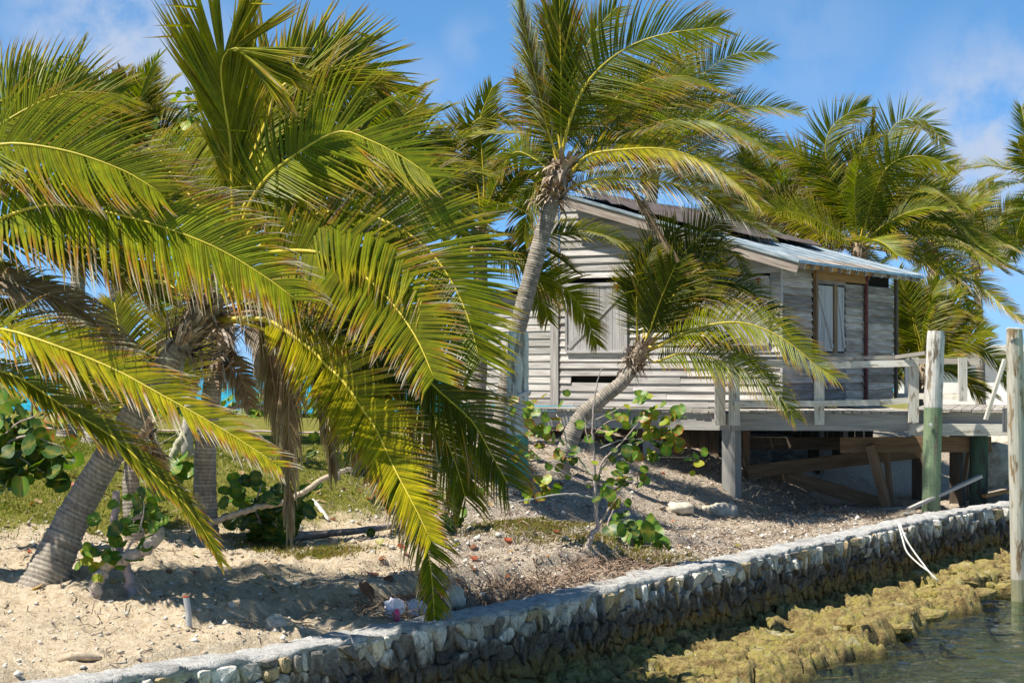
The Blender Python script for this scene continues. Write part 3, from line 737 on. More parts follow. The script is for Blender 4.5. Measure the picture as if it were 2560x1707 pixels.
mb = MB(); mb.tube([H(.07, ys[3]+.01, .02), H(.07, ys[3]+.01, ztop-.12)], [.042, .042], 10); mb.obox(H(.07, ys[3]+.01, ztop-.12), HX*.055, HY*.055, UZ*.07); mb.build('drain_pipe', M['redpipe'], house)
one('corner_board', M['darkw'], house, H(.03, YB-.03, ztop/2), HX*.03, HY*.05, UZ*(ztop/2))
one('top_plate', M['clap_side'], house, H(.0, YB/2, ztop-.02), HX*.03, HY*(YB/2), UZ*.05)
# roof
ROV = ra[0]                                  # eave overhang in x
roof = empty('roof', V((0,0,0))); roof.parent = house; roof.location = H(-2.3, 2.9, 3.0)-house.location
xa, xb = rb[0]-.1, ROV; y0, y1 = -.35, YB+.35
SX = (HX + UZ*RSL).normalized(); RN = SX.cross(HY).normalized()
if RN.z < 0: RN = -RN
nsh = 8
for k in range(nsh):
    ya = y0 + (y1-y0)*k/nsh; yb = y0 + (y1-y0)*(k+1)/nsh; mb = MB(); vs = []; fs = []; uvs = []; nc = 14
    sag = rs.uniform(-.012, .012)
    for j in range(nc+1):
        yy = ya + (yb+.03-ya)*j/nc
        for i in range(9):
            xx = xa + (xb+.02-xa)*i/8
            b = -.035*math.sin(math.pi*i/8) + (.04*math.sin(math.pi*(yy-y0)/(y1-y0))*(i/8)**2*-1.6)
            vs.append(H(xx, yy, rz(xx)+.03+.010*math.cos(j*math.pi)+k*.0015+b))
    for j in range(nc):
        for i in range(8):
            a = j*9+i; fs.append((a, a+1, a+10, a+9)); uvs.append([(i*.6, k+j/nc*.8), ((i+1)*.6, k+j/nc*.8), ((i+1)*.6, k+(j+1)/nc*.8), (i*.6, k+(j+1)/nc*.8)])
    mb.add(vs, fs, uvs); mb.build('roof_sheet', M['metal'], roof)
mb = MB(); vs = []; fs = []; nc = 26; nr = 10                                     # loose tar paper over the upper half
for i in range(nc+1):
    for j in range(nr+1):
        xx = xa + (2.75 + .35*math.sin(j*1.7) + rs.uniform(-.1, .1))*i/nc; yy = y0+.10 + (y1-y0-.25)*j/nr
        lift = .07 + .06*float(fbm(i*.5, j*.9+30, 3)) + (.05 if i in (0,) else 0) + (rs.uniform(0, .05) if i == nc or j == 0 else 0)
        vs.append(H(xx, yy, rz(xx)+lift+.02))
for i in range(nc):
    for j in range(nr): a = i*(nr+1)+j; fs.append((a, a+nr+1, a+nr+2, a+1))
mb.add(vs, fs); mb.build('tar_paper', M['tar'], roof, smooth=True)
bm_('rake_board', M['brown'] if 0 else M['clap_side'], roof, H(xa, y0+.02, rz(xa)-.105), H(xb-.02, y0+.02, rz(xb-.02)-.105), .03, .19)
bm_('rake_trim', M['metal'], roof, H(xa, y0-.005, rz(xa)+.015), H(xb+.01, y0-.005, rz(xb+.01)+.015), .03, .055)
bm_('eave_trim', M['metal'], roof, H(xb+.015, y0, rz(xb)+.01), H(xb+.015, y1, rz(xb)-.015), .012, .05)
nb = 15
for k in range(nb):
    yy = .0 + (y1-.1)*k/(nb-1)
    bm_('rafter_tail', M['clap_side'], roof, H(-.25, yy, rz(-.25)-.06), H(xb-.02, yy, rz(xb-.02)-.06), .045, .13)
    if k < nb-1:
        one('blocking', M['orange'] if k < 8 else M['clap_side'], roof, H(xb-.10, yy+(y1-.1)/(nb-1)/2, rz(xb-.1)-.065), HX*.012, HY*((y1-.1)/(nb-1)/2-.025), UZ*.055)

# ------------------------------------------------------------------ deck
P1 = at(1825, 1027, 34.2); P1.z = ZD
P0 = P1 - HX*5.4                                   # left end of the long edge
P2 = at(2272, 1027, 33.9); P2.z = ZD
P3 = at(2575, 1027, 33.4); P3.z = ZD
deck = empty('boardwalk_deck', V((P1.x, P1.y, gz1(P1.x, P1.y)))); tag(deck, 'grey plank deck on timber posts around the shack', 'deck')
rs = random.Random(21)
nL = int((P1-P0).length/.152)
for k in range(nL):
    c = P0 + HX*(k+.5)*.152; L = 2.05+rs.uniform(-.03, .03)
    one('plank', M['plank'], deck, c + HY*(L/2-.055+rs.uniform(-.015, .015)) + UZ*(-.02+rs.uniform(-.004, .004)), HX*.0685, HY*L/2, UZ*.019)
e2 = (P2-P1).normalized(); b2 = V((-e2.y, e2.x, 0))
nR = int((P2-P1).length/.158)
for k in range(nR):
    c = P1 + e2*(k+.6)*.158; L = 7.2 if k > 14 else 1.2+k*.16
    one('plank', M['plank'], deck, c + b2*(L/2-.06+rs.uniform(-.015, .015)) + UZ*(-.02+rs.uniform(-.004, .004)), e2*.070, b2*L/2, UZ*.019)
e3 = (P3-P2).normalized(); b3 = V((-e3.y, e3.x, 0))
for k in range(int((P3-P2).length/.17)):
    c = P2 + e3*(k+.6)*.17 + b3*.15
    one('plank', M['plank'], deck, c + b3*(2.6+rs.uniform(-.03, .03)) + UZ*(.012+rs.uniform(-.005, .005)), e3*.078, b3*2.65, UZ*.019)
fh = .29
bm_('fascia_board', M['beamw'], deck, P0 + HY*.02 - UZ*(.045+fh/2), P1 + HY*.02 - UZ*(.045+fh/2), .045, fh)
bm_('fascia_board', M['beamw'], deck, P1 + b2*.02 + e2*.03 - UZ*(.045+fh/2), P2 + b2*.02 - UZ*(.045+fh/2), .045, fh)
bm_('green_joist', M['pile4'] if 0 else M['beamw'], deck, P2 + b3*.30 - UZ*.12, P3 + b3*.30 - UZ*.12, .05, .20)
bm_('lower_beam', M['peel'], deck, P2 + b3*.10 - UZ*.31, P3 + b3*.10 - UZ*.31, .06, .20)
one('beam_end_block', M['clap_side'], deck, at(2512, 1050, 33.3), e3*.04, b3*.05, UZ*.20)
# joists below
for k in range(6):
    q = P0 + HX*(.4 + k*.95)
    bm_('joist', M['darkw'], deck, q + HY*.06 - UZ*.17, q + HY*1.95 - UZ*.17, .045, .2)
for k in range(7):
    q = P1 + e2*(.3 + k*.45)
    bm_('joist', M['darkw'], deck, q + b2*.06 - UZ*.17, q + b2*(1.0+k*.5) - UZ*.17, .045, .2)
def gp(px, Y, ext=.15):                            # point on the ground under a picture column
    X = (px-1280)/F*Y; return V((X, Y, gz1(X, Y)-ext))
def post(px, Y, w, ztop, m, lean=0, nm='support_post'):
    b = gp(px, Y); t = V((b.x+lean, b.y, ztop)); bm_(nm, m, deck, b, t, w, w, up=HY)
post(1829, 34.35, .25, ZD-.05, M['beamw'])
post(1628, 35.35, .22, ZD-.05, M['beamw'])
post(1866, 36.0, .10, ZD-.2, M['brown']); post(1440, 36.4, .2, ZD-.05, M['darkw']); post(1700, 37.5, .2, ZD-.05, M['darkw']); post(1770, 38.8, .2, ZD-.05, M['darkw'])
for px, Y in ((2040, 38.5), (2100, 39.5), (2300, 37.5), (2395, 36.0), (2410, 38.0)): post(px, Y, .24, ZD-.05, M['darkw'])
bm_('cross_beam', M['brown'], deck, at(2100, 1112, 35.0), at(2478, 1110, 34.6), .12, .27)
bm_('cross_beam', M['darkw'], deck, at(1850, 1108, 36.5), at(2130, 1108, 35.6), .12, .22)
bm_('brace', M['brown'], deck, at(1868, 1180, 35.8), at(2300, 1128, 36.6), .05, .24)
bm_('brace', M['brown'], deck, at(1930, 1178, 36.3), at(2208, 1262, 35.0), .06, .24)
bm_('brace', M['brown'], deck, at(2176, 1112, 34.7), at(2218, 1270, 34.7), .12, .20, up=HY)
bm_('brace', M['brown'], deck, at(2215, 1118, 35.4), at(2228, 1268, 35.4), .08, .12, up=HY)
bm_('brace', M['darkw'], deck, at(2392, 1120, 34.8), at(2406, 1262, 34.8), .08, .14, up=HY)
bm_('brace', M['brown'], deck, at(2424, 1120, 35.0), at(2402, 1262, 35.0), .06, .10, up=HY)
bm_('sill_block', M['beamw'], deck, at(2195, 1278, 34.6), at(2285, 1274, 34.4), .14, .12)
# railing
def rpost(px0, px1, yt, yb, Y, m=M['peel']):
    p0 = at((px0+px1)/2, yb, Y); p1 = at((px0+px1)/2, yt, Y); w = (px1-px0)/F*Y
    bm_('rail_post', m, deck, p0, p1, w, .09, up=(0,1,0))
rpost(1787, 1813, 898, 1063, 34.22); rpost(1822, 1849, 898, 1063, 34.02); rpost(2036, 2060, 903, 1062, 33.92); rpost(2271, 2296, 893, 1056, 33.72)
rpost(2396, 2417, 894, 1003, 37.5); rpost(2262, 2279, 905, 1000, 38.5)
def rail(pts, h, w, m, nm='rail'):
    for a, b in zip(pts[:-1], pts[1:]): bm_(nm, m, deck, a, b, w, h)
rail([at(1836, 905, 33.92), at(2050, 914, 33.84), at(2286, 907, 33.60)], .115, .035, M['peel'], 'top_rail')
rail([at(1800, 893, 34.08), at(2050, 897, 33.90), at(2240, 893, 33.75), at(2316, 882, 33.4)], .06, .13, M['plank'], 'handrail')
rail([at(1836, 1010, 33.92), at(2048, 1009, 33.82), at(2200, 1006, 33.76), at(2276, 1000, 33.70)], .10, .035, M['peel'], 'lower_rail')
rail([at(2245, 903, 38.6), at(2407, 903, 37.6), at(2450, 906, 37.4)], .11, .035, M['plank'], 'top_rail')
rail([at(2245, 990, 38.6), at(2405, 990, 37.6)], .11, .035, M['peel'], 'lower_rail')
bm_('loose_brace', M['peel'], deck, at(2512, 898, 33.2), at(2464, 1049, 33.2), .05, .13, up=(0,1,0))

# ------------------------------------------------------------------ pilings
def piling(pts, r0, r1, m, label, extra=None):
    b = V(pts[0]); root = empty('mooring_piling', b); tag(root, label, 'piling')
    mb = MB(); P = catmull(pts, 26); R = [r0 + (r1-r0)*i/25 for i in range(26)]; R[-1] *= .93
    mb.tube(P, R, 18, seed=3, rough=.025); mb.build('post', m, root); return root
pl = piling([gp(2327, 33.25, .2), at(2333, 1020, 33.25), at(2340, 827, 33.25)], .155, .150, M['pile1'], 'round piling painted white above green standing against the deck railing')
mb = MB(); mb.tube([at(2327, 1062, 33.08), at(2327, 1062, 33.02)], [.035, .03], 8); mb.build('bolt', M['pvc'], pl)
b = at(2551, 1500, 27.7)
pl = piling([V((b.x, b.y, -.9)), at(2548, 1400, 27.7), at(2536, 822, 27.7)], .118, .118, M['pile2'], 'tall bare timber piling standing in the water at the right edge')
mb = MB(); mb.tube([at(2515, 826, 27.58), at(2520, 820, 27.55), at(2550, 822, 27.55), at(2574, 828, 27.6)], [.012]*4, 6); mb.build('rope_loop', M['rope'], pl)
pl = piling([gp(1294, 31.0, .2), at(1294, 1020, 31), at(1296, 829, 31)], .178, .165, M['pile3'], 'thick flaking green and white piling wrapped with rope beside the leaning palms')
for k in range(4):
    y = 1034 - k*11 if k < 2 else 1004 - k*2; pts = []
    for j in range(15):
        a = 2*math.pi*j/14; c = at(1295, y, 31); pts.append(c + V((math.cos(a)*.19, math.sin(a)*.19, .05*math.cos(a+.4)*(1 if k < 2 else 2.5))))
    mb = MB(); mb.tube(pts, [.018]*15, 6, cap=False); mb.build('rope_coil', M['rope'], pl)
pl = piling([gp(2446, 34.5, .2), at(2448, 1100, 34.5), at(2449, 1060, 34.5)], .16, .155, M['pile4'], 'dark green piling in the shade under the deck end')
mb = MB(); mb.beam(at(2272, 1272, 32.9), at(2452, 1190, 33.6), .09, .05); tag(mb.build('loose_plank', M['beamw']), 'loose pale plank leaning from the wall to the dark piling under the deck', 'plank')
mb = MB(); mb.beam(at(2460, 1240, 34.2), at(2530, 1225, 34.4), .12, .05); tag(mb.build('loose_plank', M['orange']), 'brown plank lying on the bank beside the right edge piling', 'plank')
# hose hanging over the wall
mb = MB()
for dx in (0, 1):
    pts = [(2246+dx*4, 1308, 28.05), (2256+dx*8, 1345, 27.75), (2268+dx*18, 1380, 27.6), (2300+dx*10, 1412, 27.4), (2322, 1428, 27.3), (2345, 1452, 27.2)]
    mb.tube(catmull([at(*p) for p in pts], 20), [.013]*20, 6)
tag(mb.build('hanging_hose', M['rope'], None, True), 'pair of thin white hoses hanging over the stone wall to the rocks', 'hose')

# ------------------------------------------------------------------ white building beyond
wb = empty('white_building', at(2480, 1010, 66)); tag(wb, 'low white plastered building behind the palms at the far right', 'building')
def wbx(nm, m, px0, px1, py0, py1, Y, dep):
    a = at(px0, py0, Y); b = at(px1, py1, Y); ex = V((.90, -.436, 0)); ey = V((.436, .90, 0)); O = at(2500, 950, 66)
    c = O + ex*((a.x+b.x)/2-O.x) + ey*(Y-66+dep/2) + UZ*((a.z+b.z)/2-O.z)
    return one(nm, m, wb, c, ex*(abs(b.x-a.x)/2), ey*(dep/2), UZ*(abs(a.z-b.z)/2))
wbx('wall', M['plaster'], 2240, 2760, 880, 1045, 66, 8); wbx('parapet', M['plaster'], 2230, 2770, 862, 879, 65.6, 8.8)
wbx('door', M['shut'], 2620, 2670, 910, 1040, 65.95, .04); wbx('window', M['void'], 2700, 2740, 915, 960, 65.95, .04)

# ------------------------------------------------------------------ palms
GREENS = [(.038,.098,.003), (.062,.135,.003), (.105,.170,.003), (.020,.066,.004)]
YEL = (.44,.36,.006); ORA = (.40,.15,.02); BRN = (.15,.065,.025); TAN = (.55,.46,.34); PALE = (.68,.62,.53)
def lerp3(a, b, t): return (a[0]+(b[0]-a[0])*t, a[1]+(b[1]-a[1])*t, a[2]+(b[2]-a[2])*t)
def key(x, ks):
    if x <= ks[0][0]: return ks[0][1]
    for (a, ca), (b, cb) in zip(ks[:-1], ks[1:]):
        if x <= b: return lerp3(ca, cb, (x-a)/(b-a))
    return ks[-1][1]
def frond(parent, pts, L=.75, n=62, dry=.12, face=.55, dark=0., yel=.25, width=.034, droop=.55, wind=.35, seed=0, lod=0, t0=.14, r0=.024, amin=32, amax=72, side=(1, -1), lift=.18, dead=False, petiole=None):
    r = random.Random(seed); n = int(n*(1.35 if lod == 0 else 1.45)); width = width*(.95 if lod == 0 else 1.12); L = L*(1.26 if lod == 0 else 1.15)*(.85 if dead else 1); M_ = 26; P = catmull(pts, M_); ft = sum((P[i+1]-P[i]).length for i in range(M_-1))
    fn = V((0, -face, 1-face)) + V((r.uniform(-.15, .15), r.uniform(-.1, .1), r.uniform(-.1, .1)))
    rc0 = petiole or ((.55,.40,.03) if not dead else (.30,.17,.08)); rc1 = (.50,.41,.03) if not dead else (.30,.20,.11)
    mb = MB(); cols = []
    for i in range(M_):
        c = lerp3(rc0, rc1, min(1, i/8)); cols += [c]*6
    mb.tube(P, [max(.0042, r0*(1-.86*(i/(M_-1))**.8)) * (1.35 if i < 2 else 1) for i in range(M_)], 6, col=cols)
    fo = mb.build('frond', M['rachis'], parent, True)
    lb = MB(); base = GREENS[r.randrange(4)]
    prevS = None
    for i in range(n):
        t = t0 + (1-t0)*(i+.5)/n; q = t*(M_-1); k = min(int(q), M_-2); p = P[k].lerp(P[k+1], q-k); T = (P[k+1]-P[k]).normalized()
        S = T.cross(fn)
        if S.length < .15 and prevS is not None: S = prevS.copy()
        if prevS is not None: S = (S.normalized()*.35 + prevS*.65)
        S = (S - T*S.dot(T)).normalized(); prevS = S; U = S.cross(T).normalized()
        pr = (.42 + .58*math.sin(min(1, (t-t0)/(.45-t0+.001))*math.pi/2)) if t < .45 else 1 - .62*((t-.45)/.55)**1.6
        al0 = math.radians(amax + (amin-amax)*((t-t0)/(1-t0))**1.2)
        for sd in side:
            if r.random() < (.05 + (.12 if math.sin(i*.9+seed*7) > .93 else 0) if not dead else .12): continue
            al = al0 + r.gauss(0, .03) + .05*math.sin(i*.37+seed)*sd; d = T*math.cos(al) + S*(sd*math.sin(al)) + U*(lift + r.gauss(0, .03) + .05*math.sin(i*.23+seed*2)); d.normalize()
            ln = L*pr*r.uniform(.86, 1.08); ns = 5 if lod == 0 else 4 if lod == 1 else 3
            g = droop*r.uniform(.88, 1.15)*(1+.18*math.sin(i*.31+seed)); wv = wind*r.uniform(.85, 1.15); w0 = width*r.uniform(.8, 1.15)*(.55+.45*pr)
            lg = lerp3(base, GREENS[r.randrange(4)], r.random()*.8); lg = lerp3(lg, YEL, max(0, min(.9, (yel*.42 if yel < .7 else yel*.85)*r.uniform(.2, 1.5))))
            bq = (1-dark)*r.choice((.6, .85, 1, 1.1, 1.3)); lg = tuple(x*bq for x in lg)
            td = dry*r.uniform(.2, 1.45) + (r.random() < .07)*.3; td = min(td, 1.6)
            ks = [(-.34, lg), (-.12, lerp3(lg, YEL, .75)), (0, ORA), (.06, BRN), (.22, TAN), (.5, PALE)]
            if dead: ks = [(0, (.16,.08,.035)), (.5, (.30,.20,.12)), (1, (.45,.37,.28))]; td = r.uniform(.2, 1)
            brk = r.random() < .05; pos = p.copy(); vs = []; cs = []; step = ln/ns; curl = r.gauss(0, .05 + (.12 if td > .3 else 0))
            for j in range(ns+1):
                v = j/ns; wj = w0*1.1*(1-v)**.62*(1 if v > .3 else .75+.83*v)
                if j == 0: wj = w0*.6
                Wd = d.cross(U);
                if Wd.length < .05: Wd = S.copy()
                Wd.normalize(); Nn = Wd.cross(d).normalized()
                x = v-(1-td) if not dead else td*.6+v*.4
                c = key(x, ks)
                if j > ns*.55 and td > .2: wj *= .75
                if lod < 2:
                    cm_ = lerp3(c, tuple(x*(1-dark) for x in YEL), .38) if (not dead and x < -.1) else c
                    if j == ns: vs.append(pos); cs.append(c)
                    else: vs += [pos - Wd*wj*.46 - Nn*wj*.32, pos, pos + Wd*wj*.46 - Nn*wj*.32]; cs += [c, cm_, c]
                else:
                    if j == ns: vs.append(pos); cs.append(c)
                    else: vs += [pos - Wd*wj*.5, pos + Wd*wj*.5]; cs += [c, c]
                pos = pos + d*step
                dr = g*(.25+v)*(1+1.2*max(0, x+.1)); d = d + V((wv*(.3+v)*.35, 0, -dr*.32 - (.9 if brk and j == 2 else 0))) + Wd*curl*.3*v; d.normalize()
            fs = []; b = 3 if lod < 2 else 2
            for j in range(ns-1):
                for c_ in range(b-1): fs.append((j*b+c_, j*b+c_+1, (j+1)*b+c_+1, (j+1)*b+c_))
            for c_ in range(b-1): fs.append(((ns-1)*b+c_, (ns-1)*b+c_+1, ns*b))
            lb.add(vs, fs, None, cs)
    lo = lb.build('leaflets', M['leaf'], fo); tag(lo, kind='stuff')
    return fo
def trunk(parent, pts, rb_, rt, flare=1.5, seed=0, ring=.05, col=((.40,.355,.29), (.30,.265,.22)), n=20):
    r = random.Random(seed); P0_ = catmull(pts, 40); ln = sum((P0_[i+1]-P0_[i]).length for i in range(39))
    nr = max(12, int(ln/ring)); P = catmull(pts, nr*3+1); R = []; cols = []
    ja = [r.uniform(-.03, .03) for _ in range(nr+2)]; cj = [r.uniform(.72, 1.2) for _ in range(nr+2)]
    for i in range(nr*3+1):
        t = i/(nr*3); ph = i % 3; rr = (rb_ + (rt-rb_)*t**.7)
        rr *= 1 + (flare-1)*math.exp(-(t*ln/(.42 if flare < 1.55 else .85))**1.3)
        rr *= 1 + (.035 if ph == 1 else -.012 if ph == 0 else .012) + ja[i//3]; R.append(rr)
        c = lerp3(col[0], col[1], r.random()); c = tuple(x*(.62 if ph == 0 else 1.05)*cj[i//3] for x in c); cols += [c]*n
    mb = MB(); mb.tube(P, R, n, col=cols, seed=seed, rough=.022); return mb.build('trunk', M['trunk'], parent, True)
def fibres(parent, c, axis, r, h, n=60, seed=0, m='fibre'):
    """ragged sheaths and fibre round the crown base"""
    rr = random.Random(seed); axis = V(axis).normalized(); a = axis.orthogonal().normalized(); b = axis.cross(a); mb = MB()
    for k in range(n):
        an = rr.uniform(0, 6.283); rad = a*math.cos(an)+b*math.sin(an); z0 = rr.uniform(-.5, .5)*h
        p = V(c)+axis*z0+rad*r*rr.uniform(.8, 1.05); w = rr.uniform(.004, .03)*r/.12; l = rr.uniform(.12, .45)*h
        dv = (axis*rr.uniform(-.5, 1) + rad*rr.uniform(.15, .7)).normalized(); sd = axis.cross(rad).normalized()
        q = p + dv*l; e = q + dv*l*.4 + V((.03, 0, -.10))*rr.uniform(0, 1.2)
        cc = lerp3((.30,.20,.12), (.52,.44,.35), rr.random()); cc2 = lerp3(cc, (.16,.10,.06), rr.random())
        mb.add([p-sd*w, p+sd*w, q+sd*w*.8, q-sd*w*.8, e], [(0,1,2,3), (3,2,4)], None, [cc2, cc2, cc, cc, cc])
    return mb.build('leaf_sheath', M[m], parent)
def crownball(parent, c, axis, r, h, seed=0):
    mb = MB(); axis = V(axis).normalized(); P = [V(c)+axis*h*t for t in (-.5, -.25, 0, .25, .5)]
    mb.tube(P, [r*.85, r*1.05, r*1.15, r*.95, r*.55], 12, col=(.34,.26,.18), seed=seed, rough=.12); return mb.build('crown_base', M['fibre'], parent, True)
def fpts(Y, base, pp, dy=0., cs=None):
    """picture polyline + depth drift -> world points, starting at the crown"""
    n = len(pp); out = [V(base)]
    for i, (a, b) in enumerate(pp): out.append(at(a, b, Y + dy*(i+1)/n))
    return out
def wildpts(c, az, el, ln, r, grav=.11, wind=.05, n=9):
    d = V((math.cos(az)*math.cos(el), math.sin(az)*math.cos(el), math.sin(el))); p = V(c); out = [p.copy()]
    for i in range(n):
        p = p + d*ln/n; out.append(p.copy()); d = d + V((wind*(.4+i/n)*1.4, 0, -grav*(.35+1.3*i/n)*(1.25-abs(el)/2.2))); d.normalize()
    return out
def make_palm(label, base, path, crown, rb_, rt, specs, flare=1.5, nwild=0, wl_=(2.2, 3.0), L=.7, wn_=50, lod=1, seed=0, dry=.12, dark=0., yel=.25, wwidth=.032, ring=.05, fib=70, elr=(-.25, 1.35), azr=None, tn=20, name='coconut_palm', group=None):
    root = empty(name, base); tag(root, label, 'palm tree', group)
    r = random.Random(seed)
    trunk(root, [V(base)-((V(path[0])-V(base)).normalized()+UZ*.4)*.28] + [V(p) for p in path] + [V(crown)], rb_, rt, flare, seed, ring, n=tn)
    ax = (V(crown)-V(path[-1] if path else base)).normalized()
    crownball(root, V(crown), ax, rt*1.25, rt*5, seed)
    if fib: fibres(root, V(crown)-ax*rt*1.0, ax, rt*1.25, rt*5.5, int(fib*2.2), seed)
    for k, (pp, kw) in enumerate(specs):
        kw = dict(kw); Y = kw.pop('Y', crown[1]); dy = kw.pop('dy', 0.); b = kw.pop('b', None)
        st = V(crown) + ax*rt*1.5 if b is None else at(b[0], b[1], Y)
        a = dict(L=L, dry=dry, dark=dark, yel=yel, lod=lod, seed=seed*100+k); a.update(kw)
        frond(root, fpts(Y, st, pp, dy), **a)
    for k in range(nwild):
        el = elr[0] + (elr[1]-elr[0])*((k+.5)/nwild)**.9 + r.uniform(-.1, .1); az = k*2.399 + r.uniform(-.3, .3)
        if azr: az = r.uniform(*azr)
        ln = r.uniform(*wl_); pts = wildpts(V(crown)+ax*rt*1.5, az, el, ln, r)
        frond(root, pts, L=L, n=wn_, dry=dry*r.uniform(.6, 2.0), face=r.uniform(0, .5), dark=dark, yel=yel*r.uniform(.5, 1.5), width=wwidth, lod=lod, seed=seed*1000+k, droop=.6, wind=.5)
    return root

# A: the big leaning palm in the left foreground
bA = ghit(108, 1448); YA = bA.y + .15
crA = at(505, 790, YA)
make_palm('big palm leaning right from the sand, with huge yellow-green arching fronds', bA,
    [at(180, 1300, YA), at(290, 1110, YA), at(390, 950, YA), at(455, 862, YA)], crA, .150, .100,
    [([(577,372),(567,298),(556,223),(553,164),(567,128),(591,121),(626,140),(683,190)], dict(b=(585,600), L=.92, n=115, face=.85, droop=.04, wind=.02, dy=-.5, amax=24, amin=16, lod=0, yel=.5, lift=.03, width=.046)),
     ([(602,480),(640,370),(668,300),(698,223),(772,185),(847,165),(906,179),(972,225)], dict(b=(575,610), L=.80, n=105, face=.75, droop=.05, wind=.08, dy=.3, amax=36, amin=24, width=.042, lod=0, yel=.3, t0=.32, petiole=(.34,.35,.20), r0=.034, lift=.1)),
     ([(626,467),(683,337),(728,268),(787,197),(850,130)], dict(b=(590,600), L=.86, n=100, face=.75, droop=.08, wind=.12, dy=.9, amax=38, amin=24, width=.042, lod=0, yel=.3)),
     ([(640,480),(720,400),(841,331),(921,350),(1010,395),(1075,440)], dict(b=(590,600), L=.78, n=75, face=.6, droop=.25, wind=.5, dy=-.6, lod=0, yel=.45)),
     ([(660,500),(760,440),(880,400),(985,420),(1060,480),(1110,560)], dict(b=(590,620), L=.75, n=75, face=.6, droop=.5, wind=.35, dy=.9, lod=0, yel=.35)),
     ([(650,619),(743,557),(823,530),(913,536),(987,566),(1062,616),(1121,691),(1166,783),(1200,900)], dict(b=(580,680), L=.72, n=92, face=.72, droop=.28, wind=.12, dy=-1.2, lod=0, yel=.32, dry=.06, width=.050, amax=80, amin=42, r0=.03)),
     ([(650,640),(734,627),(823,637),(883,670),(951,726),(1002,786),(1047,857),(1085,945)], dict(b=(570,690), L=.62, n=92, face=.70, droop=.35, wind=.08, dy=-1.6, lod=0, yel=.3, dry=.26, width=.050, amax=78, amin=42, r0=.028)),
     ([(660,798),(719,831),(779,875),(823,920),(856,950),(898,1010),(937,1066),(963,1120),(987,1173),(1014,1224),(1047,1287),(1077,1350)], dict(b=(545,800), L=.47, n=88, face=.8, droop=.15, wind=-.05, dy=-1.5, lod=0, yel=1.0, dry=.24, width=.046, amax=64, amin=34, r0=.027)),
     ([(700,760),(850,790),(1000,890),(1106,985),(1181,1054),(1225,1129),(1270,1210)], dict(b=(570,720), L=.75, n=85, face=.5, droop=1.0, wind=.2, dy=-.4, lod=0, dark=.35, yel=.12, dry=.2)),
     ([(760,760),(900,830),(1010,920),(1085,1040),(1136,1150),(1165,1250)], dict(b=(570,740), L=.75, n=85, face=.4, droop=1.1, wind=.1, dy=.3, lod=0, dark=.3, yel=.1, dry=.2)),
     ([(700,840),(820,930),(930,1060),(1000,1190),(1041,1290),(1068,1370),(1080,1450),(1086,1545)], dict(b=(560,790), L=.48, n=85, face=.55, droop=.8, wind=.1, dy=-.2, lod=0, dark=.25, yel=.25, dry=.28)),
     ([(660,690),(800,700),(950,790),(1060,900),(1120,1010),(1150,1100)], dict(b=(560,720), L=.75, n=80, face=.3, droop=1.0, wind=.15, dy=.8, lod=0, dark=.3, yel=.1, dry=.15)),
     ([(500,520),(440,450),(400,400),(370,370)], dict(b=(575,620), L=.7, n=60, face=.6, droop=.1, wind=.3, dy=1.2, lod=0, yel=.4)),
     ([(540,480),(500,420),(470,380)], dict(b=(580,600), L=.75, n=55, face=.6, droop=.1, wind=.35, dy=1.6, lod=0, yel=.45)),
     ([(640,560),(720,500),(820,470),(930,500),(1010,570)], dict(b=(580,640), L=.7, n=70, face=.4, droop=.6, wind=.4, dy=1.6, lod=0, dark=.25, yel=.15)),
     ([(620,780),(690,800),(720,900),(722,1050),(724,1200),(722,1330)], dict(b=(540,800), L=.45, n=60, face=.4, droop=1.6, wind=.05, dy=-.2, lod=0, dead=True, amax=30, amin=12)),
     ([(640,800),(720,830),(780,930),(815,1060),(830,1180)], dict(b=(540,810), L=.5, n=60, face=.4, droop=1.6, wind=.05, dy=.6, lod=0, dead=True, amax=34, amin=12)),
     ([(610,770),(650,800),(672,880),(688,980),(700,1080)], dict(b=(540,800), L=.5, n=55, face=.4, droop=1.6, wind=.05, dy=.3, lod=0, dead=True, amax=34, amin=12)),
    ], flare=1.6, lod=0, seed=1, fib=130, ring=.042, tn=26, dry=.1)

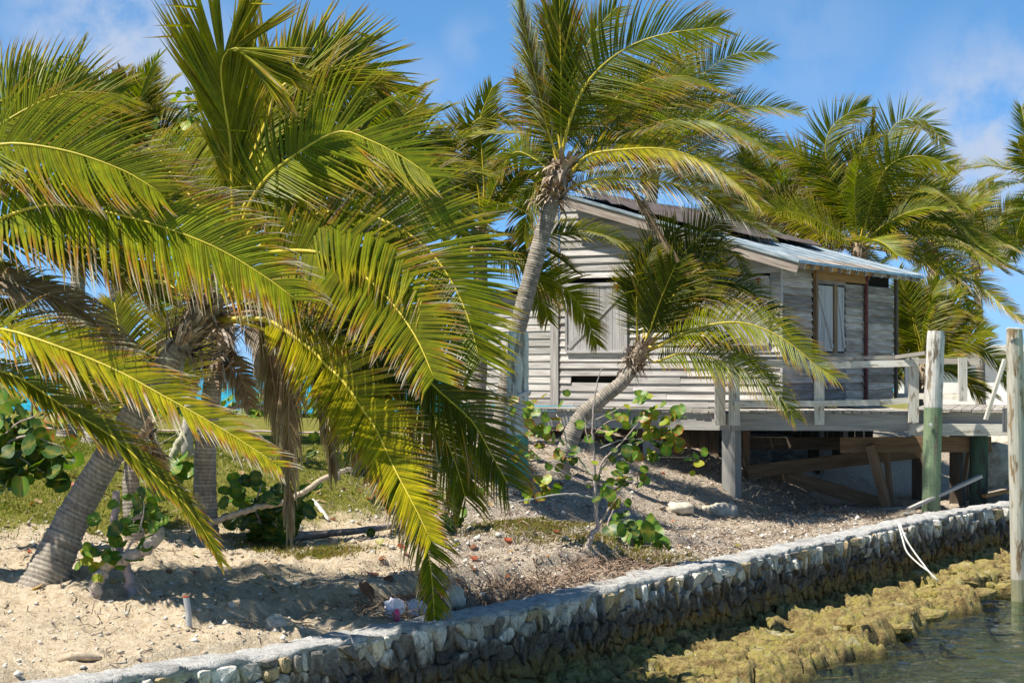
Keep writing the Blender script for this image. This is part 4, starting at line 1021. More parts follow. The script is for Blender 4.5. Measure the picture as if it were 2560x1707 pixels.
# B: palm just outside the left edge whose fronds sweep into the picture
YB_ = 17.2; crB = at(-190, 560, YB_); bB = V((crB.x-.3, YB_+.3, gz1(crB.x-.3, YB_+.3)))
make_palm('palm rooted beyond the left edge with fronds sweeping across the picture', bB, [bB.lerp(crB, .5)+V((-.15,0,0))], crB, .17, .13,
    [([(-60,420),(0,362),(149,374),(298,422),(400,480)], dict(L=.72, n=75, face=.62, droop=.30, wind=.55, dy=-.5, yel=.5, dry=.16)),
     ([(-60,560),(0,546),(130,512),(330,545),(520,610),(660,690),(740,750)], dict(L=.74, n=100, face=.55, droop=.9, wind=.18, dy=-.8, yel=.22, dry=.32, width=.045, amax=78, amin=36)),
     ([(-40,600),(90,585),(230,620),(330,680),(400,750)], dict(L=.58, n=80, face=.5, droop=.8, wind=.3, dy=.6, yel=.15, dark=.3, dry=.22, width=.042)),
     ([(-60,480),(60,450),(220,480),(380,545),(520,590)], dict(L=.72, n=80, face=.6, droop=.45, wind=.5, dy=.2, yel=.45, dry=.22)),
     ([(-80,820),(0,822),(90,847),(268,915),(400,985),(560,1075),(700,1165)], dict(L=.50, n=85, face=.5, droop=.7, wind=.25, dy=-1.2, yel=.7, dry=.42, width=.04, amax=42)),
     ([(-80,860),(0,925),(60,950),(167,1021),(283,1093),(387,1188),(477,1278),(551,1397)], dict(L=.40, n=85, face=.6, droop=.3, wind=.15, dy=-1.0, yel=.3, dark=.2, dry=.2, width=.036, amax=34, amin=14)),
     ([(-90,640),(30,705),(180,760),(268,829),(330,890)], dict(L=.6, n=70, face=.4, droop=1.2, wind=.2, dy=.4, dead=True, amax=40)),
     ([(-110,400),(20,300),(160,235),(300,235)], dict(L=.66, n=70, face=.75, droop=.05, wind=.4, dy=.8, yel=.5)),
     ([(-120,380),(-20,270),(90,215),(200,215)], dict(L=.62, n=65, face=.75, droop=.05, wind=.35, dy=1.5, yel=.4)),
     ([(-60,680),(20,690),(110,730),(190,800),(240,880)], dict(L=.5, n=70, face=.4, droop=1.0, wind=.2, dy=1.0, yel=.1, dark=.35, dry=.3)),
     ([(-70,760),(40,800),(150,900),(230,1010)], dict(L=.6, n=65, face=.45, droop=1.0, wind=.15, dy=.2, yel=.4, dark=.1, dry=.45)),
    ], flare=1.4, lod=0, seed=2, fib=40)

# C and D: upright trunks behind the leaning palm
bC = ghit(513, 1338); YC = bC.y; crC = at(548, 850, YC)
make_palm('upright ringed palm trunk with brown skirt standing just right of the leaning palm', bC, [at(513, 1150, YC), at(527, 1000, YC)], crC, .155, .10,
    [([(600,800),(660,850),(700,950),(715,1080)], dict(L=.5, n=55, droop=1.5, dead=True)), ([(560,890),(600,940),(625,1010)], dict(L=.4, n=40, droop=1.5, dead=True)),
     ([(500,860),(470,900),(455,960)], dict(L=.45, n=40, droop=1.5, dead=True)), ([(480,760),(400,700),(330,720)], dict(dy=1, L=.7, droop=.9)), ([(620,760),(760,760),(900,840),(980,960)], dict(dy=1., dark=.3, droop=1.0)),
     ([(640,780),(780,850),(860,960),(900,1070)], dict(dy=.8, dark=.3, droop=1.1)), ([(560,700),(600,580),(700,520)], dict(dy=1.2, L=.7))],
    flare=1.32, lod=1, seed=3, fib=170, L=.7, ring=.042, tn=24)
bD = ghit(340, 1352); YD = bD.y; crD = at(352, 1085, YD)
make_palm('thin short palm trunk with broken brown top behind the leaning trunk', bD, [at(328, 1250, YD), at(333, 1150, YD)], crD, .098, .085,
    [([(320,960),(300,840),(286,757)], dict(L=.55, droop=.3, dy=.8, dark=.2)), ([(400,980),(430,880),(420,790)], dict(L=.55, droop=.4, dy=.9, dark=.2)), ([(370,1120),(390,1170),(400,1230)], dict(L=.3, n=30, dead=True, droop=1.5)),
     ([(250,980),(180,900),(120,880)], dict(L=.5, dy=1.2, droop=.5, dark=.2))], flare=1.4, lod=1, seed=4, fib=80, ring=.042)

# E, F, G: left background
def bgpalm(label, px, py, Y, bx, seed, nw, wl_, L, spec=(), dark=.1, rb_=.15, rt=.11, lod=1, **kw):
    cr = at(px, py, Y); X = (bx-1280)/F*Y; b = V((X, Y, gz1(X, Y)))
    return make_palm(label, b, [b.lerp(cr, .5)+V((.05, 0, 0))], cr, rb_, rt, list(spec), nwild=nw, wl_=wl_, L=L, lod=lod, seed=seed, dark=dark, fib=50, tn=16, **kw)
bgpalm('grey trunked palm behind at far left, its dark crown against the cloud', 205, 400, 33, 165, 5, 13, (1.6, 2.2), .6, [([(170,330),(160,240),(185,170)], dict(face=.7, droop=.2)), ([(230,330),(235,240),(270,215)], dict(face=.7, droop=.2)), ([(150,380),(90,300),(60,230)], dict(face=.7, droop=.2))], dark=.35)
bgpalm('second grey trunked palm at left with upswept fronds below the cloud', 330, 470, 31.5, 236, 6, 12, (1.6, 2.2), .6, [([(335,380),(345,270),(378,185)], dict(face=.75, droop=.05, amax=40)), ([(315,380),(310,280),(318,190)], dict(face=.75, droop=.05, amax=38)), ([(350,390),(400,330),(470,318)], dict(face=.7, droop=.3)), ([(300,420),(290,340),(300,250)], dict(face=.6, droop=.1))], dark=.3, rb_=.2, rt=.13)
bgpalm('dark palm crown showing behind the big yellow-green fronds at centre left', 930, 520, 29.5, 950, 7, 15, (1.7, 2.4), .62, [([(960,400),(1000,300),(1060,262)], dict(face=.6, droop=.4)), ([(970,430),(1040,360),(1120,370)], dict(face=.6, droop=.5)), ([(900,400),(880,280),(930,200)], dict(face=.6, droop=.2)), ([(1000,470),(1080,430),(1150,460)], dict(face=.5, droop=.6))], dark=.3)
# H: behind the tall centre palm on the left
bgpalm('bushy palm left of the tall centre palm, fronds drooping over the siding', 1200, 600, 34.4, 1188, 8, 6, (1.8, 2.4), .62,
    [([(1195,470),(1160,380),(1180,310),(1240,285),(1300,315)], dict(face=.6, droop=.6, wind=.2, yel=.5, n=70)), ([(1280,585),(1363,588),(1458,578),(1548,602),(1605,640)], dict(face=.4, droop=1.2, wind=.1, n=70, dy=.6)),
     ([(1250,640),(1348,682),(1414,724),(1458,778),(1492,860)], dict(face=.6, droop=.5, wind=.05, n=70, dy=.4, dry=.25, dark=.1)), ([(1210,480),(1205,380),(1200,300),(1230,220)], dict(face=.7, droop=.1)), ([(1250,500),(1300,430),(1340,440),(1370,520)], dict(face=.5, droop=.6)),
     ([(1150,520),(1110,430),(1110,330)], dict(face=.7, droop=.2)), ([(1140,580),(1080,520),(1040,500)], dict(face=.5, droop=.5)), ([(1240,620),(1310,640),(1350,720),(1370,800)], dict(face=.4, droop=1.0)), ([(1150,640),(1100,700),(1080,800)], dict(face=.4, droop=.9))], dark=.15, rt=.12)

# I: tall centre palm
YI = 32.4; bI = gp(1243, YI, 0); crI = at(1400, 440, YI)
make_palm('tall centre palm in front of the shack with slim curved trunk', bI, [at(1268, 960, YI), at(1300, 800, YI), at(1336, 660, YI), at(1372, 530, YI)], crI, .16, .125,
    [([(1375,345),(1349,238),(1328,149),(1306,40),(1292,-50)], dict(L=.55, n=75, face=.8, droop=.35, wind=-.15, dry=.75, yel=.5, amax=24, amin=12, dy=-.3)),
     ([(1402,320),(1403,200),(1401,100),(1398,-40)], dict(L=.95, n=70, face=.95, droop=0, wind=.02, dy=-.2, amax=24, amin=10, width=.05, yel=.22, lift=.0, petiole=(.32,.34,.12))),
     ([(1402,402),(1426,298),(1462,217),(1513,158),(1587,110),(1676,83),(1796,68)], dict(L=.92, n=95, face=.75, droop=.35, wind=.35, dy=-.6, r0=.034, yel=.22, dark=.08, dry=.14)),
     ([(1430,420),(1498,366),(1647,307),(1736,298),(1825,319),(1925,372)], dict(L=.78, n=90, face=.5, droop=.8, wind=.35, dy=.6, dark=.1, dry=.28)),
     ([(1412,450),(1468,390),(1557,375),(1647,372),(1736,393),(1826,447),(1895,510)], dict(L=.66, n=90, face=.5, droop=.9, wind=.25, dy=-.6, yel=.8, dry=.38, r0=.034)),
     ([(1405,480),(1435,465),(1498,447),(1587,447),(1676,459),(1760,485),(1850,540),(1935,592)], dict(L=.62, n=90, face=.45, droop=1.1, wind=.25, dy=-.3, yel=1.0, dry=.75, r0=.034)),
     ([(1390,400),(1370,300),(1340,240),(1290,200)], dict(L=.6, n=60, face=.7, droop=.2, wind=.1, dy=.4, dark=.2, dry=.3)),
     ([(1380,430),(1340,400),(1290,380),(1250,420)], dict(L=.6, n=60, face=.5, droop=.7, wind=.1, dy=.6, dark=.2)),
     ([(1410,340),(1440,200),(1480,90),(1540,20)], dict(L=.75, n=75, face=.7, droop=.2, wind=.25, dy=.8, dark=.15)),
     ([(1395,330),(1385,200),(1372,100),(1375,20)], dict(L=.72, n=70, face=.75, droop=.1, wind=-.05, dy=.6, dark=.25)),
     ([(1420,400),(1490,290),(1590,215),(1700,190),(1790,215)], dict(L=.8, n=80, face=.5, droop=.7, wind=.4, dy=1.0, dark=.25, dry=.2)),
     ([(1430,430),(1540,400),(1660,410),(1770,450)], dict(L=.7, n=75, face=.3, droop=1.0, wind=.3, dy=1.4, dark=.25)),
     ([(1430,420),(1520,330),(1640,255),(1760,240),(1860,275)], dict(L=.75, n=80, face=.45, droop=.7, wind=.5, dy=1.3, dark=.2, dry=.25)),
     ([(1450,470),(1560,470),(1600,505),(1637,570),(1680,630),(1715,680)], dict(L=.42, n=70, face=.5, droop=1.2, wind=.1, dy=-.5, dead=True, amax=22, amin=8)),
     ([(1385,440),(1345,460),(1320,530),(1310,600)], dict(L=.5, n=55, face=.5, droop=1., wind=.1, dy=.4, dark=.2)),
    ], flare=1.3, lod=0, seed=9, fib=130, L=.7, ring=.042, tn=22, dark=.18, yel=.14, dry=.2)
# J, K, L, M, N: behind the shack
bgpalm('palm behind the shack ridge reaching right of the tall centre palm', 1625, 440, 47, 1640, 10, 12, (2.4, 3.2), .8,
    [([(1620,330),(1616,250),(1614,180)], dict(face=.8, droop=.1)), ([(1660,340),(1706,253),(1766,179),(1840,135),(1918,130)], dict(face=.75, droop=.4, n=70, wind=.2, L=.95)), ([(1670,380),(1760,300),(1880,265),(2000,280)], dict(face=.5, droop=.5, n=70, yel=.5, dry=.2)),
     ([(1690,400),(1790,340),(1900,340),(1985,400)], dict(face=.5, droop=.7, n=70, dry=.25)), ([(1640,320),(1680,190),(1740,90),(1800,45)], dict(face=.7, droop=.3, n=65)), ([(1680,420),(1790,400),(1900,440),(1960,520)], dict(face=.4, droop=.9, n=65, dry=.3)),
     ([(1700,440),(1800,460),(1880,530)], dict(face=.4, droop=.9, n=60, dry=.3)), ([(1580,360),(1540,270),(1480,240)], dict(face=.5, droop=.4))], dark=.12, rt=.14)
bgpalm('large bright palm behind the right end of the metal roof', 2148, 640, 46, 2150, 12, 9, (2.2, 2.9), .8,
    [([(2152,605),(2176,513),(2197,453),(2223,414),(2262,394),(2307,391),(2375,412)], dict(face=.8, droop=.3, n=85, wind=.3, yel=.45, L=.98, dy=-.6, r0=.035)), ([(2110,540),(2080,440),(2063,379),(2075,325),(2113,289),(2165,267)], dict(face=.75, droop=.3, n=80, L=.9)),
     ([(2107,549),(2074,489),(2045,432),(2009,397),(1964,379),(1915,380)], dict(face=.7, droop=.7, n=80, yel=.5, wind=.1, dry=.3)), ([(2165,520),(2176,408),(2183,280)], dict(face=.85, droop=0, amax=16, amin=8, yel=.8, L=.5, wind=0)),
     ([(2180,520),(2200,400),(2240,310),(2310,300),(2360,360)], dict(face=.75, droop=.3, n=75, wind=.1)), ([(2190,560),(2250,480),(2330,470),(2400,520)], dict(face=.6, droop=.5, n=75, dry=.25)),
     ([(2203,620),(2277,632),(2350,665),(2426,690),(2485,745),(2557,800)], dict(face=.5, droop=.9, n=80, yel=1.0, dry=.5, dy=-.8, L=.7)), ([(2200,590),(2307,575),(2411,596),(2515,655)], dict(face=.4, droop=1., n=80, dark=.15, L=.95, dry=.25)),
     ([(2069,617),(1979,572),(1900,552)], dict(face=.6, droop=.3, n=55, dead=True, L=.5)), ([(2090,600),(2020,560),(1950,520),(1880,520)], dict(face=.5, droop=.6, yel=.7, n=65)), ([(2200,610),(2300,625),(2380,680),(2430,760)], dict(face=.4, droop=1., n=70)),
     ([(2130,560),(2110,460),(2150,360),(2190,330)], dict(face=.6, droop=.4, n=70, dark=.2)), ([(2210,570),(2290,530),(2370,540),(2440,600)], dict(face=.5, droop=.7, n=75, dark=.1))], dark=.05, rt=.14)
bgpalm('fluffy low palm between the metal roof and the large bright palm', 1900, 590, 49, 1905, 13, 16, (2.0, 2.7), .8, [([(1880,520),(1870,470),(1890,440)], dict(face=.7, yel=.6)), ([(1930,540),(1960,480),(2010,470)], dict(face=.7, yel=.6)), ([(1850,560),(1800,520),(1780,480)], dict(face=.6))], dark=.05, yel=.4)
bgpalm('slender far palm against the sky near the right edge', 2440, 660, 60, 2452, 14, 8, (2.2, 2.8), .7, [([(2441,580),(2444,530),(2485,460)], dict(face=.8, droop=.3)), ([(2475,580),(2510,530),(2555,500)], dict(face=.7, droop=.4)), ([(2500,610),(2540,590),(2590,585)], dict(face=.5, droop=.6)), ([(2420,580),(2400,530),(2370,500)], dict(face=.7, droop=.3))], dark=.15)
bgpalm('palm mostly beyond the right edge with grey trunk beside the tall piling', 2620, 470, 52, 2562, 15, 12, (2.0, 2.8), .7, [([(2580,420),(2555,380),(2545,360)], dict(face=.7)), ([(2580,500),(2550,560),(2530,640)], dict(face=.5, droop=.8))], dark=.15)
bgpalm('palm crown filling the gap right of the big right palm', 2330, 630, 52, 2335, 22, 17, (2.0, 2.7), .8, dark=.1)
bgpalm('palm in the thicket behind the shack and left of the large bright palm', 2010, 610, 53, 2015, 23, 16, (2.1, 2.8), .8, dark=.1)
# O: young palm right of the shack
bO = gp(2310, 43, 0); crO = V((bO.x, 43, at(0, 935, 43).z))
make_palm('young bushy palm growing at the right end of the shack', bO, [bO.lerp(crO, .6)], crO, .13, .11,
    [([(2325,840),(2350,780),(2400,770),(2450,810)], dict(face=.6, droop=.4)), ([(2290,840),(2280,770),(2290,710)], dict(face=.7, droop=.2)), ([(2265,880),(2240,830),(2235,780)], dict(face=.6, droop=.3)), ([(2350,880),(2420,860),(2490,900),(2520,960)], dict(face=.5, droop=.7)),
     ([(2340,860),(2390,800),(2440,790)], dict(face=.6, droop=.4, yel=.5)), ([(2310,830),(2320,760),(2350,700)], dict(face=.7, droop=.2)), ([(2270,920),(2240,900),(2230,950)], dict(face=.4, droop=.8)), ([(2340,920),(2400,930),(2450,990)], dict(face=.4, droop=.9)), ([(2300,850),(2265,740),(2245,680)], dict(face=.7, droop=.2))],
    nwild=9, wl_=(1.5, 2.0), L=.62, lod=1, seed=16, dark=.05, fib=40, tn=14)
# P: small palm in front of the deck, backlit shade put into its leaf colour
YP = 32.0; bP = gp(1392, YP, 0); crP = at(1600, 880, YP)
make_palm('small green palm, leaflets darkened as backlit shade, leaning right in front of the deck', bP, [at(1440, 1065, YP), at(1500, 1000, YP), at(1560, 950, YP)], crP, .185, .095,
    [([(1622,834),(1646,763),(1667,712),(1690,660)], dict(L=.78, n=54, face=.8, droop=.1, wind=.35, dy=-.5, amax=52)), ([(1595,850),(1592,748),(1601,682),(1633,620)], dict(L=.5, n=50, face=.8, droop=.1, wind=.1, dy=-.2)),
     ([(1640,870),(1697,837),(1786,810),(1860,808),(1935,834),(1994,873),(2045,918),(2090,945)], dict(L=.62, n=64, face=.55, droop=.9, wind=.2, dy=-.9, yel=.5, dry=.2, r0=.03, dark=-.1)),
     ([(1640,850),(1697,800),(1756,751),(1845,745),(1905,772),(1950,801),(1990,840)], dict(L=.68, n=61, face=.5, droop=.9, wind=.2, dy=.2)),
     ([(1640,790),(1700,650),(1756,585),(1808,550)], dict(L=.78, n=54, face=.75, droop=.1, wind=.2, dy=.4)), ([(1635,800),(1680,690),(1730,635),(1786,617),(1831,629),(1860,680)], dict(L=.62, n=54, face=.5, droop=.6, wind=.15, dy=.6)),
     ([(1630,905),(1702,883),(1776,895),(1866,930),(1940,984),(1990,1045)], dict(L=.58, n=61, face=.45, droop=1., wind=.15, dy=-.6, dark=.15, dry=.15)), ([(1610,820),(1625,720),(1650,630),(1690,570)], dict(L=.7, n=50, face=.75, droop=.1, wind=.1, dy=.5)),
     ([(1650,830),(1710,740),(1790,700),(1870,720),(1920,770)], dict(L=.7, n=54, face=.5, droop=.6, wind=.25, dy=.5)), ([(1640,860),(1740,840),(1850,880),(1930,950)], dict(L=.6, n=54, face=.4, droop=1., wind=.15, dy=.3, dark=.15)), ([(1640,820),(1690,730),(1750,670),(1810,660)], dict(L=.75, n=54, face=.6, droop=.3, wind=.3, dy=.1))],
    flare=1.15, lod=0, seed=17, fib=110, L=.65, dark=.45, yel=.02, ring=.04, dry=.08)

# ------------------------------------------------------------------ sea grape shrubs
def leaf_mesh(name, kind, seed):
    r = random.Random(seed); mb = MB(); n = 14; vs = [(0, 0, 0)]; cs = []
    g = {'g': (.095,.19,.015), 'd': (.042,.10,.015), 'y': (.24,.29,.02), 'r': (.16,.22,.018)}[kind]; g = tuple(x*r.uniform(.85, 1.2) for x in g)
    edge = {'g': (.09,.16,.02), 'd': (.04,.09,.015), 'y': (.42,.30,.02), 'r': (.46,.07,.012)}[kind]
    cs.append(lerp3(g, (.40,.30,.05), .5))
    for ring, rad in ((1, .62), (2, 1.0)):
        for k in range(n):
            a = 2*math.pi*k/n; q = rad*(1+.05*math.sin(2*a+seed)+r.uniform(-.03, .03))
            if k == 0: q *= .80
            z = .10*q*q*math.cos(2*a) + .22*abs(math.sin(a))*q + .05*q*q*math.sin(3*a+seed) + r.uniform(-.03, .03)
            vs.append((math.cos(a)*q, math.sin(a)*q*1.05, z)); c = g if ring == 1 else (edge if (kind not in 'ry' or r.random() < .65) else g)
            if k in (0, n//2): c = lerp3(c, (.40,.32,.06), .45)
            cs.append(c)
    fs = [(0, 1+k, 1+(k+1) % n) for k in range(n)] + [(1+k, 1+n+k, 1+n+(k+1) % n, 1+(k+1) % n) for k in range(n)]
    mb.add(vs, fs, None, cs); o = mb.build(name, M['grape'], None, True, link_=False); me_ = o.data; bpy.data.objects.remove(o); return me_
LEAFM = {k: [leaf_mesh('sea_grape_leaf', k, 10*i+j) for j in range(2)] for i, k in enumerate('gdyr')}
def rot_to(nrm, spin):
    q = V(nrm).normalized().to_track_quat('Z', 'Y'); return (q.to_matrix() @ Matrix.Rotation(spin, 3, 'Z')).to_euler()
def put_leaf(parent, c, size, kinds, r):
    k = r.choice(kinds); o = bpy.data.objects.new('leaf', r.choice(LEAFM[k])); link(o); o.parent = parent; o.location = V(c)-wl(parent)
    nn = V((r.gauss(-.15, .5), r.gauss(-.55, .45), r.gauss(.55, .45))); o.rotation_euler = rot_to(nn, r.uniform(0, 6.28)); s_ = size*.56*r.uniform(.65, 1.2); o.scale = (s_, s_, s_); return o
GB = (.46,.40,.33); BB = (.20,.15,.12)
def shrub(label, base, branches, clusters, seed=0, name='sea_grape_shrub', cat='shrub', bcol=GB, fol=None, group=None):
    r = random.Random(seed); root = empty(name, base); tag(root, label, cat, group)
    for pts, r0, r1 in branches:
        P = catmull(pts, max(8, 5*len(pts))); n = len(P); P = [p + V((r.gauss(0, 1), r.gauss(0, 1), r.gauss(0, 1)))*r0*.18 for p in P]
        mb = MB(); c = tuple(x*r.uniform(.85, 1.1) for x in bcol)
        mb.tube(P, [r0+(r1-r0)*i/(n-1) for i in range(n)], 8, col=c, seed=seed, rough=.08); mb.build('branch', M['bark'], root, True)
    for (c, n, spread, size, kinds) in clusters:
        for k in range(int(n*1.6+.5)): put_leaf(root, V(c) + V((r.gauss(0, 1), r.gauss(0, .8), r.gauss(0, 1)))*spread, size, kinds, r)
    if fol:
        mb = MB()
        for (c, rad, n, size, kinds) in fol:
            for k in range(n):
                d = V((r.gauss(0, 1), r.gauss(0, 1), r.gauss(0, 1))); d = V((d.x*rad[0], d.y*rad[1], d.z*rad[2]))*.55; p = V(c)+d
                me_ = r.choice(LEAFM[r.choice(kinds)]); q = rot_to(V((r.gauss(-.2, .6), r.gauss(-.5, .5), r.gauss(.6, .5))), r.uniform(0, 6)).to_matrix()
                s_ = size*.5*r.uniform(.6, 1.2); ca = me_.color_attributes['Col'].data
                mb.add([p + q @ (v.co*s_) for v in me_.vertices], [tuple(f.vertices) for f in me_.polygons], None, [tuple(ca[i].color)[:3] for i in range(len(me_.vertices))])
        tag(mb.build('foliage', M['grape'], root, True), kind='stuff')
    return root
def bp(Y, *pp, dy=0.): return [at(a, b, Y + dy*i/max(1, len(pp)-1)) for i, (a, b) in enumerate(pp)]
# sapling with pale bare branches in front of the deck
b1 = ghit(1468, 1368); y1_ = b1.y
cl = lambda Y, L: [(at(px, py, Y + dy), n, sp, sz, k) for (px, py, dy, n, sp, sz, k) in L]
shrub('pale branched sea grape sapling with round red-edged leaves below the deck', b1,
    [(bp(y1_, (1466,1372), (1478,1340), (1493,1320)), .034, .028), (bp(y1_, (1493,1320), (1489,1250), (1487,1190), (1483,1110), (1482,1040), (1490,980), (1500,930), (1512,920)), .027, .004),
     (bp(y1_, (1493,1320), (1512,1290), (1530,1260), (1550,1240)), .018, .006), (bp(y1_, (1490,1200), (1510,1150), (1550,1110), (1585,1070), (1598,1050), dy=-.3), .014, .004), (bp(y1_, (1490,1190), (1530,1145), (1575,1125), (1612,1098), dy=.3), .012, .004),
     (bp(y1_, (1484,1190), (1450,1150), (1420,1110), (1405,1060), (1390,1035), dy=.3), .013, .004), (bp(y1_, (1483,1130), (1465,1080), (1462,1045), (1430,1005)), .01, .003), (bp(y1_, (1487,1215), (1430,1190), (1380,1160), (1345,1140), dy=-.3), .011, .004),
     (bp(y1_, (1485,1245), (1440,1235), (1400,1235), (1340,1245), (1270,1258), dy=-.5), .014, .005), (bp(y1_, (1500,1120), (1560,1098), (1620,1100)), .007, .003), (bp(y1_, (1560,1140), (1640,1142), (1735,1143)), .007, .003), (bp(y1_, (1486,1050), (1530,1030), (1560,1012)), .007, .003), (bp(y1_, (1530,1260), (1560,1210), (1590,1190)), .007, .003), (bp(y1_, (1483,1085), (1530,1050), (1590,1060)), .006, .002)],
    cl(y1_, [(1315,1030,0,9,.12,.105,'ggyr'), (1355,1052,.1,8,.12,.105,'ggyr'), (1340,1085,0,6,.12,.105,'gyr'), (1600,1005,0,3,.06,.10,'gg'), (1630,1012,0,4,.07,.10,'ggy'), (1560,1045,0,8,.15,.09,'ggyr'), (1610,1045,.1,5,.09,.11,'gyr'),
         (1612,1044,-.1,1,.01,.14,'r'), (1690,1038,0,4,.06,.12,'gyr'), (1672,1075,0,5,.07,.12,'rry'), (1688,1110,0,4,.06,.125,'ry'), (1645,1120,0,5,.08,.12,'gd'), (1745,1145,0,4,.07,.10,'gy'), (1625,1145,0,2,.04,.1,'gy'),
         (1540,1090,0,12,.22,.10,'ggdy'), (1580,1120,0,6,.14,.11,'gd'), (1400,1140,0,6,.1,.10,'gdr'), (1320,1130,0,5,.09,.10,'gyr'), (1440,1120,0,4,.1,.10,'gd'), (1560,1190,0,5,.1,.115,'gd'), (1605,1190,0,4,.08,.10,'gr'),
         (1370,1205,0,6,.1,.10,'gyr'), (1340,1225,0,5,.1,.10,'gyr'), (1545,1235,0,7,.1,.11,'ggdr'), (1480,1215,0,3,.08,.1,'gd'), (1560,1275,0,4,.08,.10,'gd')]), seed=31)
b2_ = ghit(1600, 1360)
shrub('low clump of large dark sea grape leaves right of the pale sapling', b2_, [(bp(b2_.y, (1525,1350), (1520,1310), (1535,1270)), .02, .008), (bp(b2_.y, (1520,1360), (1550,1335), (1590,1322)), .008, .004)],
    [(at(1565,1330,b2_.y), 12, .12, .15, 'ddgg'), (at(1600,1345,b2_.y), 5, .10, .15, 'dgy'), (at(1635,1365,b2_.y), 7, .12, .20, 'dgg'), (at(1630,1318,b2_.y), 2, .04, .12, 'gy')], seed=32)
# arch-shaped branch stump on the sand, with leaves
b3_ = ghit(238, 1484); y3 = b3_.y
shrub('bent sea grape stump arching over the sand with a few bright leaves', b3_,
    [(bp(y3, (236,1490), (250,1440), (275,1408), (320,1392), (365,1372), (395,1345), (400,1325)), .062, .052), (bp(y3+.15, (330,1505), (326,1465), (315,1420), (298,1375), (286,1330), (288,1270), (294,1225)), .045, .03), (bp(y3, (290,1400), (280,1360), (278,1310)), .012, .006), (bp(y3, (305,1390), (345,1330), (360,1270), (350,1240)), .012, .005)],
    [(a, b, c, d*.85, e) for a, b, c, d, e in cl(y3, [(255,1360,0,4,.07,.125,'gg'), (245,1400,0,5,.07,.12,'gy'), (240,1428,0,2,.04,.12,'gy'), (300,1330,0,8,.10,.125,'ggd'), (345,1360,0,5,.08,.125,'g'), (392,1322,0,3,.05,.14,'g'), (350,1260,.1,6,.10,.13,'ggd'), (370,1290,.1,5,.09,.12,'gd'), (288,1405,-.1,2,.04,.11,'g'), (245,1445,-.1,1,.01,.11,'y')])], seed=33)
# leafy shrub hanging in from the left edge
y4 = 18.6; b4_ = V((at(-60, 1250, y4).x, y4, gz1(at(-60, 1250, y4).x, y4)))
shrub('dark round-leaved sea grape reaching in from the left edge above the lawn', b4_, [([b4_]+bp(y4, (-40,1150), (10,1110), (80,1090), (160,1120)), .03, .006), (bp(y4, (10,1110), (60,1150), (110,1180)), .012, .005), (bp(y4, (-20,1120), (40,1060), (90,1040)), .012, .005)],
    cl(y4, [(15,1090,0,12,.16,.17,'ddg'), (60,1120,0,10,.14,.17,'dd'), (60,1180,0,9,.12,.19,'ddg'), (120,1150,0,9,.12,.17,'ddg'), (150,1185,0,4,.07,.17,'dg'), (20,1050,.2,9,.15,.16,'dg'), (100,1080,.2,6,.12,.15,'dgr'), (10,1190,0,5,.1,.18,'dd'), (100,1000,1,6,.15,.14,'gyr')]), seed=34)
# shrub with a long crooked branch right of the upright trunk
b5 = ghit(660, 1350); y5 = b5.y
shrub('sea grape shrub with long crooked grey branch in front of the upright trunk', b5,
    [(bp(y5-.5, (502,1318), (560,1296), (640,1268), (700,1258), (755,1232), (800,1202), (850,1180), (880,1172), dy=.6), .036, .03), (bp(y5, (660,1355), (650,1310), (640,1260), (655,1210)), .02, .008), (bp(y5, (655,1340), (690,1300), (700,1270)), .014, .006), (bp(y5+.2, (846,1200), (842,1170), (838,1140)), .025, .02), (bp(y5+.5, (535,1035), (580,1018), (640,1016), (690,1040)), .03, .02)],
    cl(y5, [(620,1235,0,9,.14,.15,'dg'), (660,1260,.1,12,.16,.16,'ddg'), (640,1310,0,12,.15,.17,'dd'), (690,1320,0,9,.13,.17,'dd'), (600,1260,.1,6,.12,.15,'gg'), (720,1290,.2,8,.14,.16,'dg'), (760,1250,.3,8,.13,.14,'gg'), (830,1110,.5,7,.15,.13,'gg'), (880,1130,.6,6,.12,.13,'ggr'), (745,1300,.1,4,.1,.16,'dg'), (960,1250,.8,7,.14,.14,'dg'), (1000,1265,.9,5,.12,.15,'gd'), (1090,1280,.9,9,.16,.15,'gd'), (1130,1300,.9,6,.12,.14,'gd'), (1150,1240,1.2,6,.12,.13,'gy')]), seed=35)
b6 = ghit(425, 1235); y6 = b6.y
shrub('small sea grape with grey leaning stem between the two palm trunks', b6, [(bp(y6, (420,1240), (418,1200), (430,1150), (445,1110), (462,1085)), .06, .045), (bp(y6, (398,1170), (396,1120), (385,1070), (375,1050)), .02, .01), (bp(y6, (398,1110), (425,1095), (440,1085)), .006, .003)],
    cl(y6, [(400,1185,0,5,.1,.17,'gg'), (440,1180,0,5,.1,.19,'gg'), (425,1215,0,5,.1,.16,'gd'), (435,1230,0,3,.06,.14,'g'), (395,1180,-.1,2,.05,.13,'y')]), seed=36)
